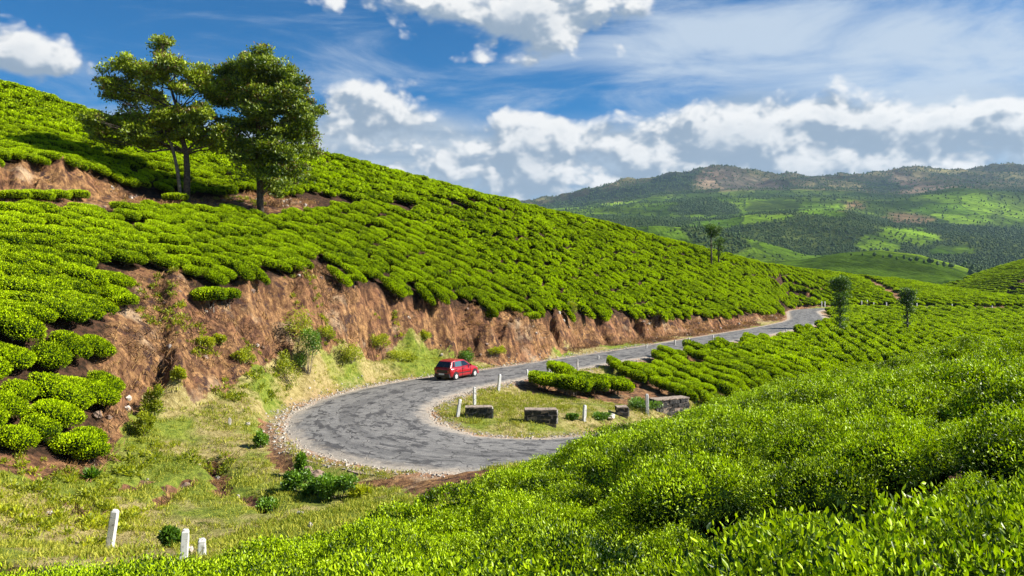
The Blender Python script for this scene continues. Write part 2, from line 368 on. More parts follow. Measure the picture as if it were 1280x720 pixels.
def solve():
    H = None
    for s in (16, 8, 4, 2, 1):
        g = GS * s; nx = int((GX1 - GX0) / g) + 1; ny = int((GY1 - GY0) / g) + 1
        ix = np.round((CP[:, 0] - GX0) / g).astype(int); iy = np.round((CP[:, 1] - GY0) / g).astype(int)
        ok = (ix >= 0) & (ix < nx) & (iy >= 0) & (iy < ny)
        sm = np.zeros((nx, ny)); ct = np.zeros((nx, ny))
        np.add.at(sm, (ix[ok], iy[ok]), CP[ok, 2]); np.add.at(ct, (ix[ok], iy[ok]), 1)
        fx = ct > 0; val = np.where(fx, sm / np.maximum(ct, 1), 0)
        if H is None: H = np.full((nx, ny), -8.0)
        else:
            a = np.linspace(0, H.shape[0] - 1, nx); b = np.linspace(0, H.shape[1] - 1, ny)
            i0 = np.minimum(a.astype(int), H.shape[0] - 2); j0 = np.minimum(b.astype(int), H.shape[1] - 2)
            ta = (a - i0)[:, None]; tb = (b - j0)[None, :]
            H = (H[i0][:, j0] * (1 - ta) + H[i0 + 1][:, j0] * ta) * (1 - tb) + (H[i0][:, j0 + 1] * (1 - ta) + H[i0 + 1][:, j0 + 1] * ta) * tb
        H[fx] = val[fx]
        for it in range({16: 600, 8: 400, 4: 250, 2: 150, 1: 90}[s]):
            Q = np.pad(H, 1, mode='edge')
            H = .25 * (Q[:-2, 1:-1] + Q[2:, 1:-1] + Q[1:-1, :-2] + Q[1:-1, 2:]); H[fx] = val[fx]
    for it in range(3):
        Q = np.pad(H, 1, mode='edge')
        H = .5 * H + .125 * (Q[:-2, 1:-1] + Q[2:, 1:-1] + Q[1:-1, :-2] + Q[1:-1, 2:])
    return H
HG = solve()
def sample(G, x, y):
    a = np.clip((np.asarray(x, float) - GX0) / GS, 0, NX - 1.001); b = np.clip((np.asarray(y, float) - GY0) / GS, 0, NY - 1.001)
    i = a.astype(int); j = b.astype(int); ta = a - i; tb = b - j
    return (G[i, j] * (1 - ta) + G[i + 1, j] * ta) * (1 - tb) + (G[i, j + 1] * (1 - ta) + G[i + 1, j + 1] * ta) * tb
# distance to the road's centre line, its height and its width there
gx = GX0 + np.arange(NX) * GS; gy = GY0 + np.arange(NY) * GS
DR = np.full((NX, NY), 99.0); ZR = np.zeros((NX, NY)); WR = np.full((NX, NY), 3.0)
for p in catmull(ROAD, 24):
    i0 = max(0, int((p[0] - 11 - GX0) / GS)); i1 = min(NX, int((p[0] + 11 - GX0) / GS)); j0 = max(0, int((p[1] - 11 - GY0) / GS)); j1 = min(NY, int((p[1] + 11 - GY0) / GS))
    if i1 <= i0 or j1 <= j0: continue
    d = np.hypot(gx[i0:i1, None] - p[0], gy[None, j0:j1] - p[1]); sub = DR[i0:i1, j0:j1]; k = d < sub
    sub[k] = d[k]; ZR[i0:i1, j0:j1][k] = p[2]; WR[i0:i1, j0:j1][k] = p[3]
SL = 1.0 - np.clip((DR - (WR + 0.9)) / 1.3, 0, 1); SL = SL * SL * (3 - 2 * SL)
HG = HG * (1 - SL) + (ZR - 0.07) * SL
def line_dist(x, y, line):
    L = densify(line, .5)[:, :2]; d = np.full(np.shape(x), 1e9)
    for p in L: d = np.minimum(d, (x - p[0]) ** 2 + (y - p[1]) ** 2)
    return np.sqrt(d)

def proj(x, y, z): return 640 + x / np.maximum(y, .1) * FPX, VH - z / np.maximum(y, .1) * FPX
# lower edge of the tea on the hillside, as seen along the cut bank
TEA_LOW = [(-500, 560), (0, 562), (60, 572), (108, 566), (118, 535), (138, 512), (142, 480), (112, 462), (134, 440), (137, 402), (122, 392), (128, 380), (172, 388), (174, 364), (150, 352), (160, 332), (228, 345), (236, 372), (292, 376),
           (300, 350), (370, 346), (385, 330), (408, 333), (420, 358), (470, 358), (488, 377), (520, 373), (550, 384), (600, 386), (640, 393), (680, 396), (720, 396), (760, 394), (800, 400), (850, 397), (900, 396), (960, 393), (982, 390), (990, 386)]
TEA_HILL = TEA_LOW + [(1000, 382), (1010, 300), (1010, -400), (-500, -400)]
BARE = [[(-200, 256), (28, 206), (50, 209), (90, 214), (140, 232), (180, 245), (192, 252), (290, 246), (310, 240), (330, 244), (392, 252), (400, 262), (300, 267), (190, 263), (92, 268), (-200, 268)]]
ROWBUSH = [(-60, 226), (0, 228), (104, 236), (106, 247), (60, 257), (-60, 257)]
def hill_side(x, y):
    """true on the far-left hill (outside of the hairpin), away from the foreground hill"""
    return (y > 22)
SIDE = catmull([(p[0], p[1], 0, 0) for p in ROAD], 6)[:, :2]
def side_far(x, y):
    """ground on the hill's side of the upper road arm"""
    poly = [(p[0], p[1]) for p in ROAD[:19]]
    poly = poly + [(-12.5, 45), (-12.5, 20), (-200, 20), (-200, 400), (400, 400), (400, 172)]
    return in_poly(x, y, poly)

SCARS = [[(262, 578, 36), (272, 596, 35), (280, 622, 32)], [(305, 622, 32), (322, 636, 31), (336, 652, 29.5)], [(140, 612, 31.5), (158, 603, 32), (178, 590, 33)], [(334, 530, 43), (338, 552, 40), (348, 578, 37), (362, 600, 35)],
         [(232, 605, 33.5), (212, 622, 32), (196, 640, 30)], [(60, 660, 27), (95, 652, 28), (120, 655, 27.6)]]
def terrain_mesh():
    def axis(segs):
        out = [segs[0][0]]
        for a, b, st in segs:
            n = max(1, int(round((b - a) / st))); out += list(np.linspace(a, b, n + 1)[1:])
        return np.array(out)
    ax = axis([(-130, -60, 1.5), (-60, -42, .7), (-42, 45, .30), (45, 90, .8), (90, 215, 1.6)])
    ay = axis([(-20, 0, 1.0), (0, 24, .6), (24, 86, .30), (86, 125, .45), (125, 200, .8), (200, 330, 1.6)])
    X, Y = np.meshgrid(ax, ay, indexing='ij')
    Z = sample(HG, X, Y)
    gxx = (sample(HG, X + .5, Y) - sample(HG, X - .5, Y)); gyy = (sample(HG, X, Y + .5) - sample(HG, X, Y - .5))
    slope = np.hypot(gxx, gyy)
    dr = sample(DR, X, Y); wr = sample(WR, X, Y)
    free = np.clip((dr - wr - .8) / 1.5, 0, 1)
    u, v = proj(X, Y, Z)
    hill = side_far(X, Y)
    tea = hill & in_poly(u, v, TEA_HILL) & ~in_poly(u, v, BARE[0])
    bank = np.clip((slope - .55) / .5, 0, 1) * (~tea) * hill
    # fall-line gullies and crumbling edges on the cut
    s1 = fbm(X * .55 + Y * .25, (X - Y) * .08 + Z * .15, 4, 3); s2 = fbm(X * .9, Y * .9, 4, 9)
    Z = Z + free * (bank * (2.3 * s1 + 1.0 * s2 + .5 * np.abs(fbm(X * 1.1, Y * 1.1, 3, 77))) + (~tea) * .22 * fbm(X * .35, Y * .35, 4, 21) + .10 * fbm(X * 1.7, Y * 1.7, 2, 31) * (~tea))
    # small ditches and scars in the grass
    scar = np.zeros(X.shape)
    for ln in SCARS:
        L = densify(uvd(ln), .2)[:, :2]; lo = L.min(0) - 2; hi = L.max(0) + 2
        k = (X > lo[0]) & (X < hi[0]) & (Y > lo[1]) & (Y < hi[1]); xs = X[k]; ys = Y[k]; dm = np.full(xs.shape, 9.0)
        for p in L: dm = np.minimum(dm, np.hypot(xs - p[0], ys - p[1]))
        scar[k] = np.maximum(scar[k], np.exp(-(dm / (.38 + .25 * vnoise(xs * 1.3, ys * 1.3, 8))) ** 2))
    Z = Z - .45 * scar * (~tea) * free
    # grass / dry / soil cover of the ground
    nz = fbm(X * .45, Y * .45, 4, 41) * 22 + fbm(X * .12, Y * .12, 3, 47) * 26
    gl = np.interp(u, [-200, 0, 50, 120, 150, 185, 215, 245, 290, 330, 350, 400, 440, 500, 545, 560, 600, 700, 800, 970, 1050], [560, 590, 604, 592, 545, 478, 492, 506, 486, 452, 430, 428, 436, 428, 436, 452, 455, 444, 427, 402, 380])
    grass = np.clip((v + nz * .55 - gl) / 14 + .5, 0, 1) * (~tea)
    front = ~hill
    isl = front & (Y > 36)
    dirt = in_poly(u, v, [(628, 462), (700, 468), (790, 470), (800, 440), (990, 400), (1010, 420), (890, 480), (830, 500), (790, 505), (720, 497), (660, 490), (630, 478)]) & isl
    grass = np.where(isl, np.clip(.95 - np.clip((u - 700) / 120, 0, 1) * .3 + nz / 45, 0, 1), grass)
    grass = np.where(dirt, np.clip(.12 + nz / 70, 0, 1), grass)
    grass = np.where(front & (Y <= 36), 1.0, grass)
    red = in_poly(u, v + nz * .1, [(435, 603), (520, 590), (660, 588), (640, 610), (590, 616), (530, 626), (500, 608)]) & front
    grass = np.where(red, .05, grass)
    dry = np.clip(.48 + fbm(X * .22, Y * .22, 4, 61) * 1.3 + np.clip((440 - np.abs(u - 240)) / 440, 0, 1) * .1, 0, 1)
    grass = np.where(scar > .35, grass * .15, grass)
    dry = np.where(isl, np.clip(.75 + nz / 60, 0, 1), dry)
    soil = tea | (front & (Y < 33) & (sample(HG, X, Y) > -7.0))
    n0, n1 = X.shape
    idx = np.arange(n0 * n1).reshape(n0, n1)
    Fq = np.stack([idx[:-1, :-1], idx[1:, :-1], idx[1:, 1:], idx[:-1, 1:]], -1).reshape(-1, 4)
    V = np.stack([X, Y, Z], -1).reshape(-1, 3)
    return V, Fq, dict(grass=grass.ravel(), dry=dry.ravel(), soil=soil.astype(float).ravel(), verge=np.clip(1 - (dr - wr) / np.where(front | (u < 520), 2.9, 1.7), 0, 1).ravel()), (ax, ay, Z, slope, grass, tea, hill, u, v)

def mat_ground():
    m, T, bs, out = new_mat('ground_cover')
    geo = T.node('ShaderNodeNewGeometry'); Pn = geo.outputs['Position']
    big = T.noise(Pn, .35, 5, .6); fine = T.noise(Pn, 3.2, 6, .65); micro = T.noise(Pn, 16, 4, .7)
    mp = T.node('ShaderNodeMapping'); mp.inputs['Scale'].default_value = (2.2, 2.2, .35); T.l.new(Pn, mp.inputs[0])
    streak = T.noise(mp.outputs[0], 1.0, 6, .65)
    red = T.mix(T.ramp(streak, .34, .66), (0.105, 0.048, 0.022), (0.52, 0.29, 0.12))
    red = T.mix(T.ramp(fine, .42, .62), T.mix(.55, red, (0.09, 0.042, 0.03)), red)
    red = T.mix(T.m('MULTIPLY', T.ramp(big, .56, .72), .7), red, (0.56, 0.42, 0.27))
    red = T.mix(T.ramp(T.noise(Pn, 1.1, 6, .7), .53, .62), red, (0.065, 0.036, 0.03))
    red = T.mix(T.m('MULTIPLY', T.ramp(T.noise(Pn, .28, 4, .6), .46, .60), .65), red, T.mix(T.ramp(streak, .4, .6), (0.06, 0.028, 0.02), (0.30, 0.14, 0.07)))
    gr = T.mix(T.ramp(fine, .35, .65), (0.12, 0.17, 0.020), (0.26, 0.30, 0.04))
    st = T.mix(T.ramp(fine, .35, .65), (0.27, 0.21, 0.07), (0.46, 0.38, 0.16))
    gr = T.mix(T.ramp(T.m('ADD', T.attr('dry'), T.m('MULTIPLY', T.m('SUBTRACT', big, .5), 1.2)), .42, .75), gr, st)
    gr = T.mix(T.ramp(T.noise(Pn, .75, 5, .6), .60, .72), gr, (0.085, 0.095, 0.018))
    f = T.ramp(T.m('ADD', T.attr('grass'), T.m('MULTIPLY', T.m('SUBTRACT', fine, .5), .9)), .38, .62)
    col = T.mix(f, red, gr)
    soil = T.mix(T.ramp(fine, .4, .62), (0.03, 0.018, 0.010), (0.10, 0.05, 0.028))
    col = T.mix(T.attr('soil'), col, soil)
    col = T.mix(T.m('MULTIPLY', T.ramp(T.m('ADD', T.attr('verge'), T.m('MULTIPLY', T.m('SUBTRACT', fine, .5), .7)), .45, .9), .9), col, T.mix(T.ramp(big, .4, .6), T.mix(micro, (0.34, 0.24, 0.15), (0.56, 0.43, 0.30)), T.mix(micro, (0.30, 0.15, 0.08), (0.50, 0.29, 0.17))))
    T.l.new(col, bs.inputs[0]); bs.inputs['Roughness'].default_value = .95; bs.inputs['Specular IOR Level'].default_value = .15
    h = T.m('ADD', T.m('MULTIPLY', fine, .7), T.m('MULTIPLY', micro, .35))
    bn = T.node('ShaderNodeBump'); bn.inputs['Strength'].default_value = .9; bn.inputs['Distance'].default_value = .4
    T.l.new(h, bn.inputs['Height']); T.l.new(bn.outputs[0], bs.inputs['Normal'])
    return m
M['ground'] = mat_ground()
TV, TF, TA, (AX, AY, TZ, TSLOPE, TGRASS, TTEA, THILL, TU, TVV) = terrain_mesh()
ter = link('ground', mesh_np('ground', TV, TF, mats=[M['ground']], smooth=True, attrs=TA)); tag(ter, kind='structure')
def interp_grid(G, x, y):
    x = np.clip(np.asarray(x, float), AX[0], AX[-1] - 1e-3); y = np.clip(np.asarray(y, float), AY[0], AY[-1] - 1e-3)
    i = np.searchsorted(AX, x, side='right') - 1; j = np.searchsorted(AY, y, side='right') - 1
    i = np.clip(i, 0, len(AX) - 2); j = np.clip(j, 0, len(AY) - 2)
    ta = (x - AX[i]) / (AX[i + 1] - AX[i]); tb = (y - AY[j]) / (AY[j + 1] - AY[j])
    G = G.astype(float) if G.dtype == bool else G
    return (G[i, j] * (1 - ta) + G[i + 1, j] * ta) * (1 - tb) + (G[i, j + 1] * (1 - ta) + G[i + 1, j + 1] * ta) * tb
def GZ(x, y): return interp_grid(TZ, x, y)
def gz1(x, y): return float(GZ(np.array([x]), np.array([y]))[0])
def normal_at(x, y, e=.6):
    a = (GZ(x + e, y) - GZ(x - e, y)) / (2 * e); b = (GZ(x, y + e) - GZ(x, y - e)) / (2 * e)
    n = np.stack([-a, -b, np.ones_like(a)], -1); return n / np.linalg.norm(n, axis=-1, keepdims=True)
def ray_ground(u, v, dmin=3.0, dmax=240.0):
    """the ground seen in that direction from the view point"""
    d = np.concatenate([np.arange(dmin, 60, .1), np.arange(60, dmax, .3)])
    x = (u - 640) * d / FPX; z = (VH - v) * d / FPX
    g = GZ(x, d); k = np.argmax(g >= z)
    if not (g >= z).any(): k = int(np.argmin(np.abs(g - z)))
    return float(x[k]), float(d[k]), float(g[k])

# ------------------------------------------------------------------ road
def mat_asphalt():
    m, T, bs, out = new_mat('worn_asphalt')
    uv = T.node('ShaderNodeUVMap'); uv.uv_map = 'along'
    geo = T.node('ShaderNodeNewGeometry'); Pn = geo.outputs['Position']
    mp = T.node('ShaderNodeMapping'); mp.inputs['Scale'].default_value = (.08, .9, 1); T.l.new(uv.outputs[0], mp.inputs[0])
    track = T.noise(mp.outputs[0], 1.0, 5, .62, .1)
    grit = T.noise(Pn, 22, 4, .75); mid = T.noise(Pn, 2.4, 5, .65, .5)
    col = T.mix(T.ramp(grit, .3, .7), (0.10, 0.097, 0.093), (0.20, 0.192, 0.182))
    col = T.mix(T.m('MULTIPLY', T.ramp(mid, .38, .7), .55), col, (0.27, 0.255, 0.235))
    # dark re-tarred patches with ragged ends
    mp2 = T.node('ShaderNodeMapping'); mp2.inputs['Scale'].default_value = (.62, 1.15, 1); mp2.inputs['Location'].default_value = (3.7, 1.9, 0); T.l.new(uv.outputs[0], mp2.inputs[0])
    pt = T.noise(mp2.outputs[0], 1.0, 7, .62, .25)
    col = T.mix(T.m('MULTIPLY', T.ramp(pt, .54, .575), .75), col, (0.035, 0.034, 0.037))
    mp3 = T.node('ShaderNodeMapping'); mp3.inputs['Scale'].default_value = (1.3, 2.4, 1); mp3.inputs['Location'].default_value = (9.7, 4.9, 0); T.l.new(uv.outputs[0], mp3.inputs[0])
    col = T.mix(T.m('MULTIPLY', T.ramp(T.noise(mp3.outputs[0], 1.0, 6, .65, .3), .57, .60), .8), col, (0.045, 0.043, 0.044))
    col = T.mix(T.m('MULTIPLY', T.ramp(track, .50, .60), .45), col, (0.065, 0.063, 0.064))
    # cracks
    vo = T.node('ShaderNodeTexVoronoi'); vo.feature = 'DISTANCE_TO_EDGE'; vo.inputs['Scale'].default_value = .75
    vm = T.node('ShaderNodeVectorMath', operation='ADD'); T.l.new(Pn, vm.inputs[0])
    nc = T.noise(Pn, 1.2, 4, .6, 0, 1); T.l.new(nc, vm.inputs[1]); T.l.new(vm.outputs[0], vo.inputs['Vector'])
    cr = T.m('MULTIPLY', T.ramp(vo.outputs['Distance'], .035, .006), T.ramp(mid, .44, .56))
    col = T.mix(T.m('MULTIPLY', cr, .85), col, (0.025, 0.024, 0.025))
    # dusty, gritty margin
    edge = T.m('ADD', T.attr('edge'), T.m('MULTIPLY', T.m('SUBTRACT', mid, .5), .5))
    col = T.mix(T.m('MULTIPLY', T.ramp(edge, .74, 1.02), .9), col, T.mix(grit, (0.25, 0.21, 0.16), (0.46, 0.40, 0.33)))
    T.l.new(col, bs.inputs[0]); bs.inputs['Roughness'].default_value = .82; bs.inputs['Specular IOR Level'].default_value = .3
    bn = T.node('ShaderNodeBump'); bn.inputs['Strength'].default_value = .5; bn.inputs['Distance'].default_value = .03
    T.l.new(T.m('ADD', grit, T.m('MULTIPLY', cr, -1.5)), bn.inputs['Height']); T.l.new(bn.outputs[0], bs.inputs['Normal'])
    return m
def mat_shoulder():
    m, T, bs, out = new_mat('gravel_shoulder')
    geo = T.node('ShaderNodeNewGeometry'); Pn = geo.outputs['Position']
    g = T.noise(Pn, 14, 5, .75); b = T.noise(Pn, .8, 4, .6)
    col = T.mix(T.ramp(g, .35, .65), (0.22, 0.165, 0.115), (0.50, 0.42, 0.33))
    col = T.mix(T.m('MULTIPLY', T.ramp(b, .5, .68), .7), col, (0.33, 0.17, 0.10))
    T.l.new(col, bs.inputs[0]); bs.inputs['Roughness'].default_value = .95
    bn = T.node('ShaderNodeBump'); bn.inputs['Strength'].default_value = .8; bn.inputs['Distance'].default_value = .05
    T.l.new(g, bn.inputs['Height']); T.l.new(bn.outputs[0], bs.inputs['Normal'])
    return m
M['asphalt'] = mat_asphalt(); M['shoulder'] = mat_shoulder()
def ribbon(name, mat, extra, lift, ragged, seed, nacross=12, crown=.05):
    C = catmull(ROAD, 14); D = np.gradient(C[:, :2], axis=0); D /= np.linalg.norm(D, axis=1, keepdims=True)
    N = np.stack([-D[:, 1], D[:, 0]], 1); n = len(C)
    s = np.concatenate([[0], np.cumsum(np.linalg.norm(np.diff(C[:, :2], axis=0), axis=1))])
    V = []; UV = []; E = []
    for sgn_i in range(nacross + 1):
        t = -1 + 2 * sgn_i / nacross
        w = C[:, 3] + extra
        if abs(t) == 1: w = w + ragged * (fbm(s * .9, s * 0 + t * 3, 4, seed)) * 1.6
        x = C[:, 0] + N[:, 0] * w * t; y = C[:, 1] + N[:, 1] * w * t
        z = C[:, 2] + lift + crown * (1 - t * t) + (np.where(abs(t) == 1, -.06, 0))
        V.append(np.stack([x, y, z], 1)); UV.append(np.stack([s, w * t], 1)); E.append(np.full(n, abs(t)))
    V = np.concatenate(V); UV = np.concatenate(UV); E = np.concatenate(E)
    idx = np.arange(len(V)).reshape(nacross + 1, n)
    Fq = np.stack([idx[:-1, :-1], idx[:-1, 1:], idx[1:, 1:], idx[1:, :-1]], -1).reshape(-1, 4)
    me = mesh_np(name, V, Fq, mats=[mat], smooth=True, attrs=dict(edge=E))
    ul = me.uv_layers.new(name='along'); li = np.empty(len(me.loops), dtype=np.int32); me.loops.foreach_get('vertex_index', li)
    ul.data.foreach_set('uv', UV[li].astype(np.float32).ravel())
    return tag(link(name, me), kind='structure')
ribbon('road_shoulder', M['shoulder'], .95, -.045, .35, 5, 8, .0)
ribbon('road', M['asphalt'], 0.0, 0.0, .28, 8)

# ------------------------------------------------------------------ foliage building
def leaf_cloud(pts, nrm, size, aspect, near, tone, up=.35, spread=.7, fold=.25, old=None):
    """one mesh block of leaves: pts (n,3) positions, nrm (n,3) outward normals"""
    n = len(pts)
    d = nrm + RNG.normal(0, spread, (n, 3)); d[:, 2] += up; d /= np.linalg.norm(d, axis=1, keepdims=True)   # leaf axis
    r = RNG.normal(0, 1, (n, 3)); s = np.cross(d, r); s /= np.linalg.norm(s, axis=1, keepdims=True) + 1e-9
    nn = np.cross(s, d)
    L = size * RNG.uniform(.7, 1.25, n)[:, None]; W = L * aspect * .5
    b = pts
    if near:
        dr = -nn * L * .10
        c1 = b + d * L * .38 - nn * W * fold; c2 = b + d * L * .72 - nn * W * fold * .8 + dr * .5
        vs = [b, b + d * L * .34 + s * W, c1, b + d * L * .34 - s * W, b + d * L * .70 + s * W * .8 + dr * .5, c2, b + d * L * .70 - s * W * .8 + dr * .5, b + d * L + dr * 1.6]
        tr = [(0, 2, 1), (0, 3, 2), (7, 4, 5), (7, 5, 6)]; qd = [(1, 2, 5, 4), (2, 3, 6, 5)]
    else:
        vs = [b, b + d * L * .5 + s * W, b + d * L - nn * L * .1, b + d * L * .5 - s * W]
        tr = []; qd = [(0, 1, 2, 3)]
    k = len(vs); V = np.stack(vs, 1).reshape(-1, 3); base = (np.arange(n) * k)[:, None]
    Ft = np.concatenate([base + np.array(t) for t in tr]) if tr else np.zeros((0, 3), int)
    Fq = np.concatenate([base + np.array(q) for q in qd])
    return V, Fq, Ft, np.repeat(tone, k), np.repeat(old if old is not None else np.zeros(n), k)
def merge(blocks):
    V = []; Q = []; Tt = []; tn = []; ol = []; mq = []; mt = []; o = 0
    for (v, q, t, a, b, mi) in blocks:
        V.append(v); Q.append(np.asarray(q).reshape(-1, 4) + o); Tt.append(np.asarray(t).reshape(-1, 3) + o); tn.append(a); ol.append(b)
        mq.append(np.full(len(q), mi)); mt.append(np.full(len(t), mi)); o += len(v)
    return np.concatenate(V), np.concatenate(Q), np.concatenate(Tt), np.concatenate(tn), np.concatenate(ol), np.concatenate(mq + mt)
def dome_pts(n, a, b, h, z0, seed, lump=.12, pw=2.6, rnd=.35):
    """points and normals on a clipped, flat-topped cushion; z0 = underside height"""
    th = RNG.uniform(0, 2 * PI, n); q = np.sqrt(RNG.uniform(0, 1, n)) * 1.32
    top = q < 1.0
    r = np.where(top, q, 1.0)
    side = np.where(top, 0, (q - 1) / .32)
    cx = np.cos(th); cy = np.sin(th)
    prof = (1 - r ** (4 if rnd < .4 else 2.3) * rnd)
    z = np.where(top, z0 + (h - z0) * prof, z0 + (h - z0) * .65 * (1 - side))
    rr = np.where(top, r, 1.0 - .12 * side)
    lm = 1 + lump * vnoise(cx * 1.7 + seed, cy * 1.7 + seed * 2) * 2
    x = a * rr * cx * lm; y = b * rr * cy * lm
    z = z * (1 + .20 * lump * 4 * vnoise(x * 1.6 + seed, y * 1.6, seed))
    nr = np.stack([cx * np.where(top, r ** 3 * .8, 1.0), cy * np.where(top, r ** 3 * .8, 1.0), np.where(top, 1.0, .15)], -1)
    nr /= np.linalg.norm(nr, axis=1, keepdims=True)
    hgt = np.where(top, 1.0, 1 - side)
    return np.stack([x, y, z], -1), nr, hgt
def core_mesh(a, b, h, z0, seed, lump, k=.9, nseg=14, nr=5):
    vs = [(0, 0, h * .94)]; fs = []
    prof = [(.35, 1.0), (.7, .95), (.93, .82), (1.0, .6), (.97, .3), (.75, 0.05), (0.3, -.02)]
    for (rr, zz) in prof:
        for i in range(nseg):
            t = 2 * PI * i / nseg; cx, cy = math.cos(t), math.sin(t)
            lm = 1 + lump * float(vnoise(cx * 1.7 + seed, cy * 1.7 + seed * 2)) * 2
            x = a * rr * cx * lm * k; y = b * rr * cy * lm * k
            vs.append((x, y, (z0 + (h - z0) * zz * .94) * (1 + .20 * lump * 4 * float(vnoise(x * 1.6 + seed, y * 1.6, seed)))))
    tr = [(0, 1 + i, 1 + (i + 1) % nseg) for i in range(nseg)]
    qd = []
    for j in range(len(prof) - 1):
        for i in range(nseg):
            i2 = (i + 1) % nseg; o = 1 + j * nseg; qd.append((o + i, o + nseg + i, o + nseg + i2, o + i2))
    return np.array(vs), np.array(qd), np.array(tr)
def bush_mesh(name, a, b, h, z0, nleaf, size, aspect, near, seed, lump=.12, mat=None, spread=.6, up=.45, holes=.0, ragged=.04, rnd=.35):
    pts, nr, hg = dome_pts(nleaf, a, b, h, z0, seed, lump, rnd=rnd)
    pts = pts + nr * RNG.normal(0, ragged, nleaf)[:, None]
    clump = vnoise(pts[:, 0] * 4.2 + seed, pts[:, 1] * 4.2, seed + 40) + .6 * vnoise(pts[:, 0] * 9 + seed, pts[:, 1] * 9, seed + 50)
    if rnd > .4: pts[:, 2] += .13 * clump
    if holes:
        keep = vnoise(pts[:, 0] * 2.2 + seed * 3, pts[:, 1] * 2.2, seed) > -.5 + holes
        pts, nr, hg, clump = pts[keep], nr[keep], hg[keep], clump[keep]
    n = len(pts)
    tone = np.where(RNG.random(n) < (.24 if rnd > .4 else .14), .10, 1.0) * np.clip(.16 + .82 * hg * RNG.uniform(.45, 1.0, n) + RNG.normal(0, .12, n) + .25 * vnoise(pts[:, 0] * 3, pts[:, 1] * 3, seed), 0, 1)  # lighter shoots on top; sides darkened, shade put into the tone
    tone = tone * np.clip(.95 + (2.4 if rnd > .4 else .9) * clump, .2, 1.15)  # hollows between clumps darkened: shade painted into the leaf tone
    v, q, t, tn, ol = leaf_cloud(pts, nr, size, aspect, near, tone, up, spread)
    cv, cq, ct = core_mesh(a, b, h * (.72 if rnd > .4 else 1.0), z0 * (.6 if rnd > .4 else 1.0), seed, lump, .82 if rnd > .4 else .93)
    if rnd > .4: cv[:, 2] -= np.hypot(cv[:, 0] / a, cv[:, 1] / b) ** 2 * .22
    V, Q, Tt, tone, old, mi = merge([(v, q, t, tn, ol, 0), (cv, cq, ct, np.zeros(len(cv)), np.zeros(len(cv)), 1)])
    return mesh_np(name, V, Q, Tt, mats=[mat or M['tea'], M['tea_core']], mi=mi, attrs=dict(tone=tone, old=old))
def stem_mesh(name, a, b, z0, seed, n=9):
    rr = random.Random(seed); mb = MB()
    for i in range(n):
        t = rr.uniform(0, 2 * PI); r = rr.uniform(.2, .75); bx = rr.uniform(-.35, .35) * a; by = rr.uniform(-.35, .35) * b
        e = (a * r * math.cos(t), b * r * math.sin(t), z0 + .18)
        mb.tube([(bx, by, -.25), (bx * .6 + e[0] * .4, by * .6 + e[1] * .4, z0 * .45), e], [.035, .026, .016], 5, cap=False)
    return mb.mesh(name, M['stem'])
# foreground bushes (close leaves), and cushions of the hillsides, three sizes each
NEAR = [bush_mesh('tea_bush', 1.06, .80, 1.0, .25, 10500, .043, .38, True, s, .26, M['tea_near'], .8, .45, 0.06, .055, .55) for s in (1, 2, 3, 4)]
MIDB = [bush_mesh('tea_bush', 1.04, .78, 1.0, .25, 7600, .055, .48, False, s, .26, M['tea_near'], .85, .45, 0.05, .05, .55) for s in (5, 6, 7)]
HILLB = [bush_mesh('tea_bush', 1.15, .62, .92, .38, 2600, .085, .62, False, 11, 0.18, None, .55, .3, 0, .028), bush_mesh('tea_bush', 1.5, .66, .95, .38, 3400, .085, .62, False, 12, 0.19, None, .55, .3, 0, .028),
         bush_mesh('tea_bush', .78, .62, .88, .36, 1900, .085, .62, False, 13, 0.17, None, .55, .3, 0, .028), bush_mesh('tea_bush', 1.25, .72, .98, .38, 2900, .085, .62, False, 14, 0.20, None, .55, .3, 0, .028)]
HILLS = [stem_mesh('stem', 1.15, .6, .4, 1), stem_mesh('stem', 1.5, .62, .4, 2, 12), stem_mesh('stem', .75, .6, .4, 3, 7), stem_mesh('stem', 1.2, .7, .4, 4)]
FARB = [bush_mesh('tea_bush', 1.15, .60, .90, .30, 800, .15, .75, False, 21, 0.18, None, .5, .3, 0, .025), bush_mesh('tea_bush', 1.55, .64, .92, .30, 1050, .15, .75, False, 22, 0.19, None, .5, .3, 0, .025), bush_mesh('tea_bush', .8, .62, .86, .30, 600, .15, .75, False, 23, 0.17, None, .5, .3, 0, .025)]

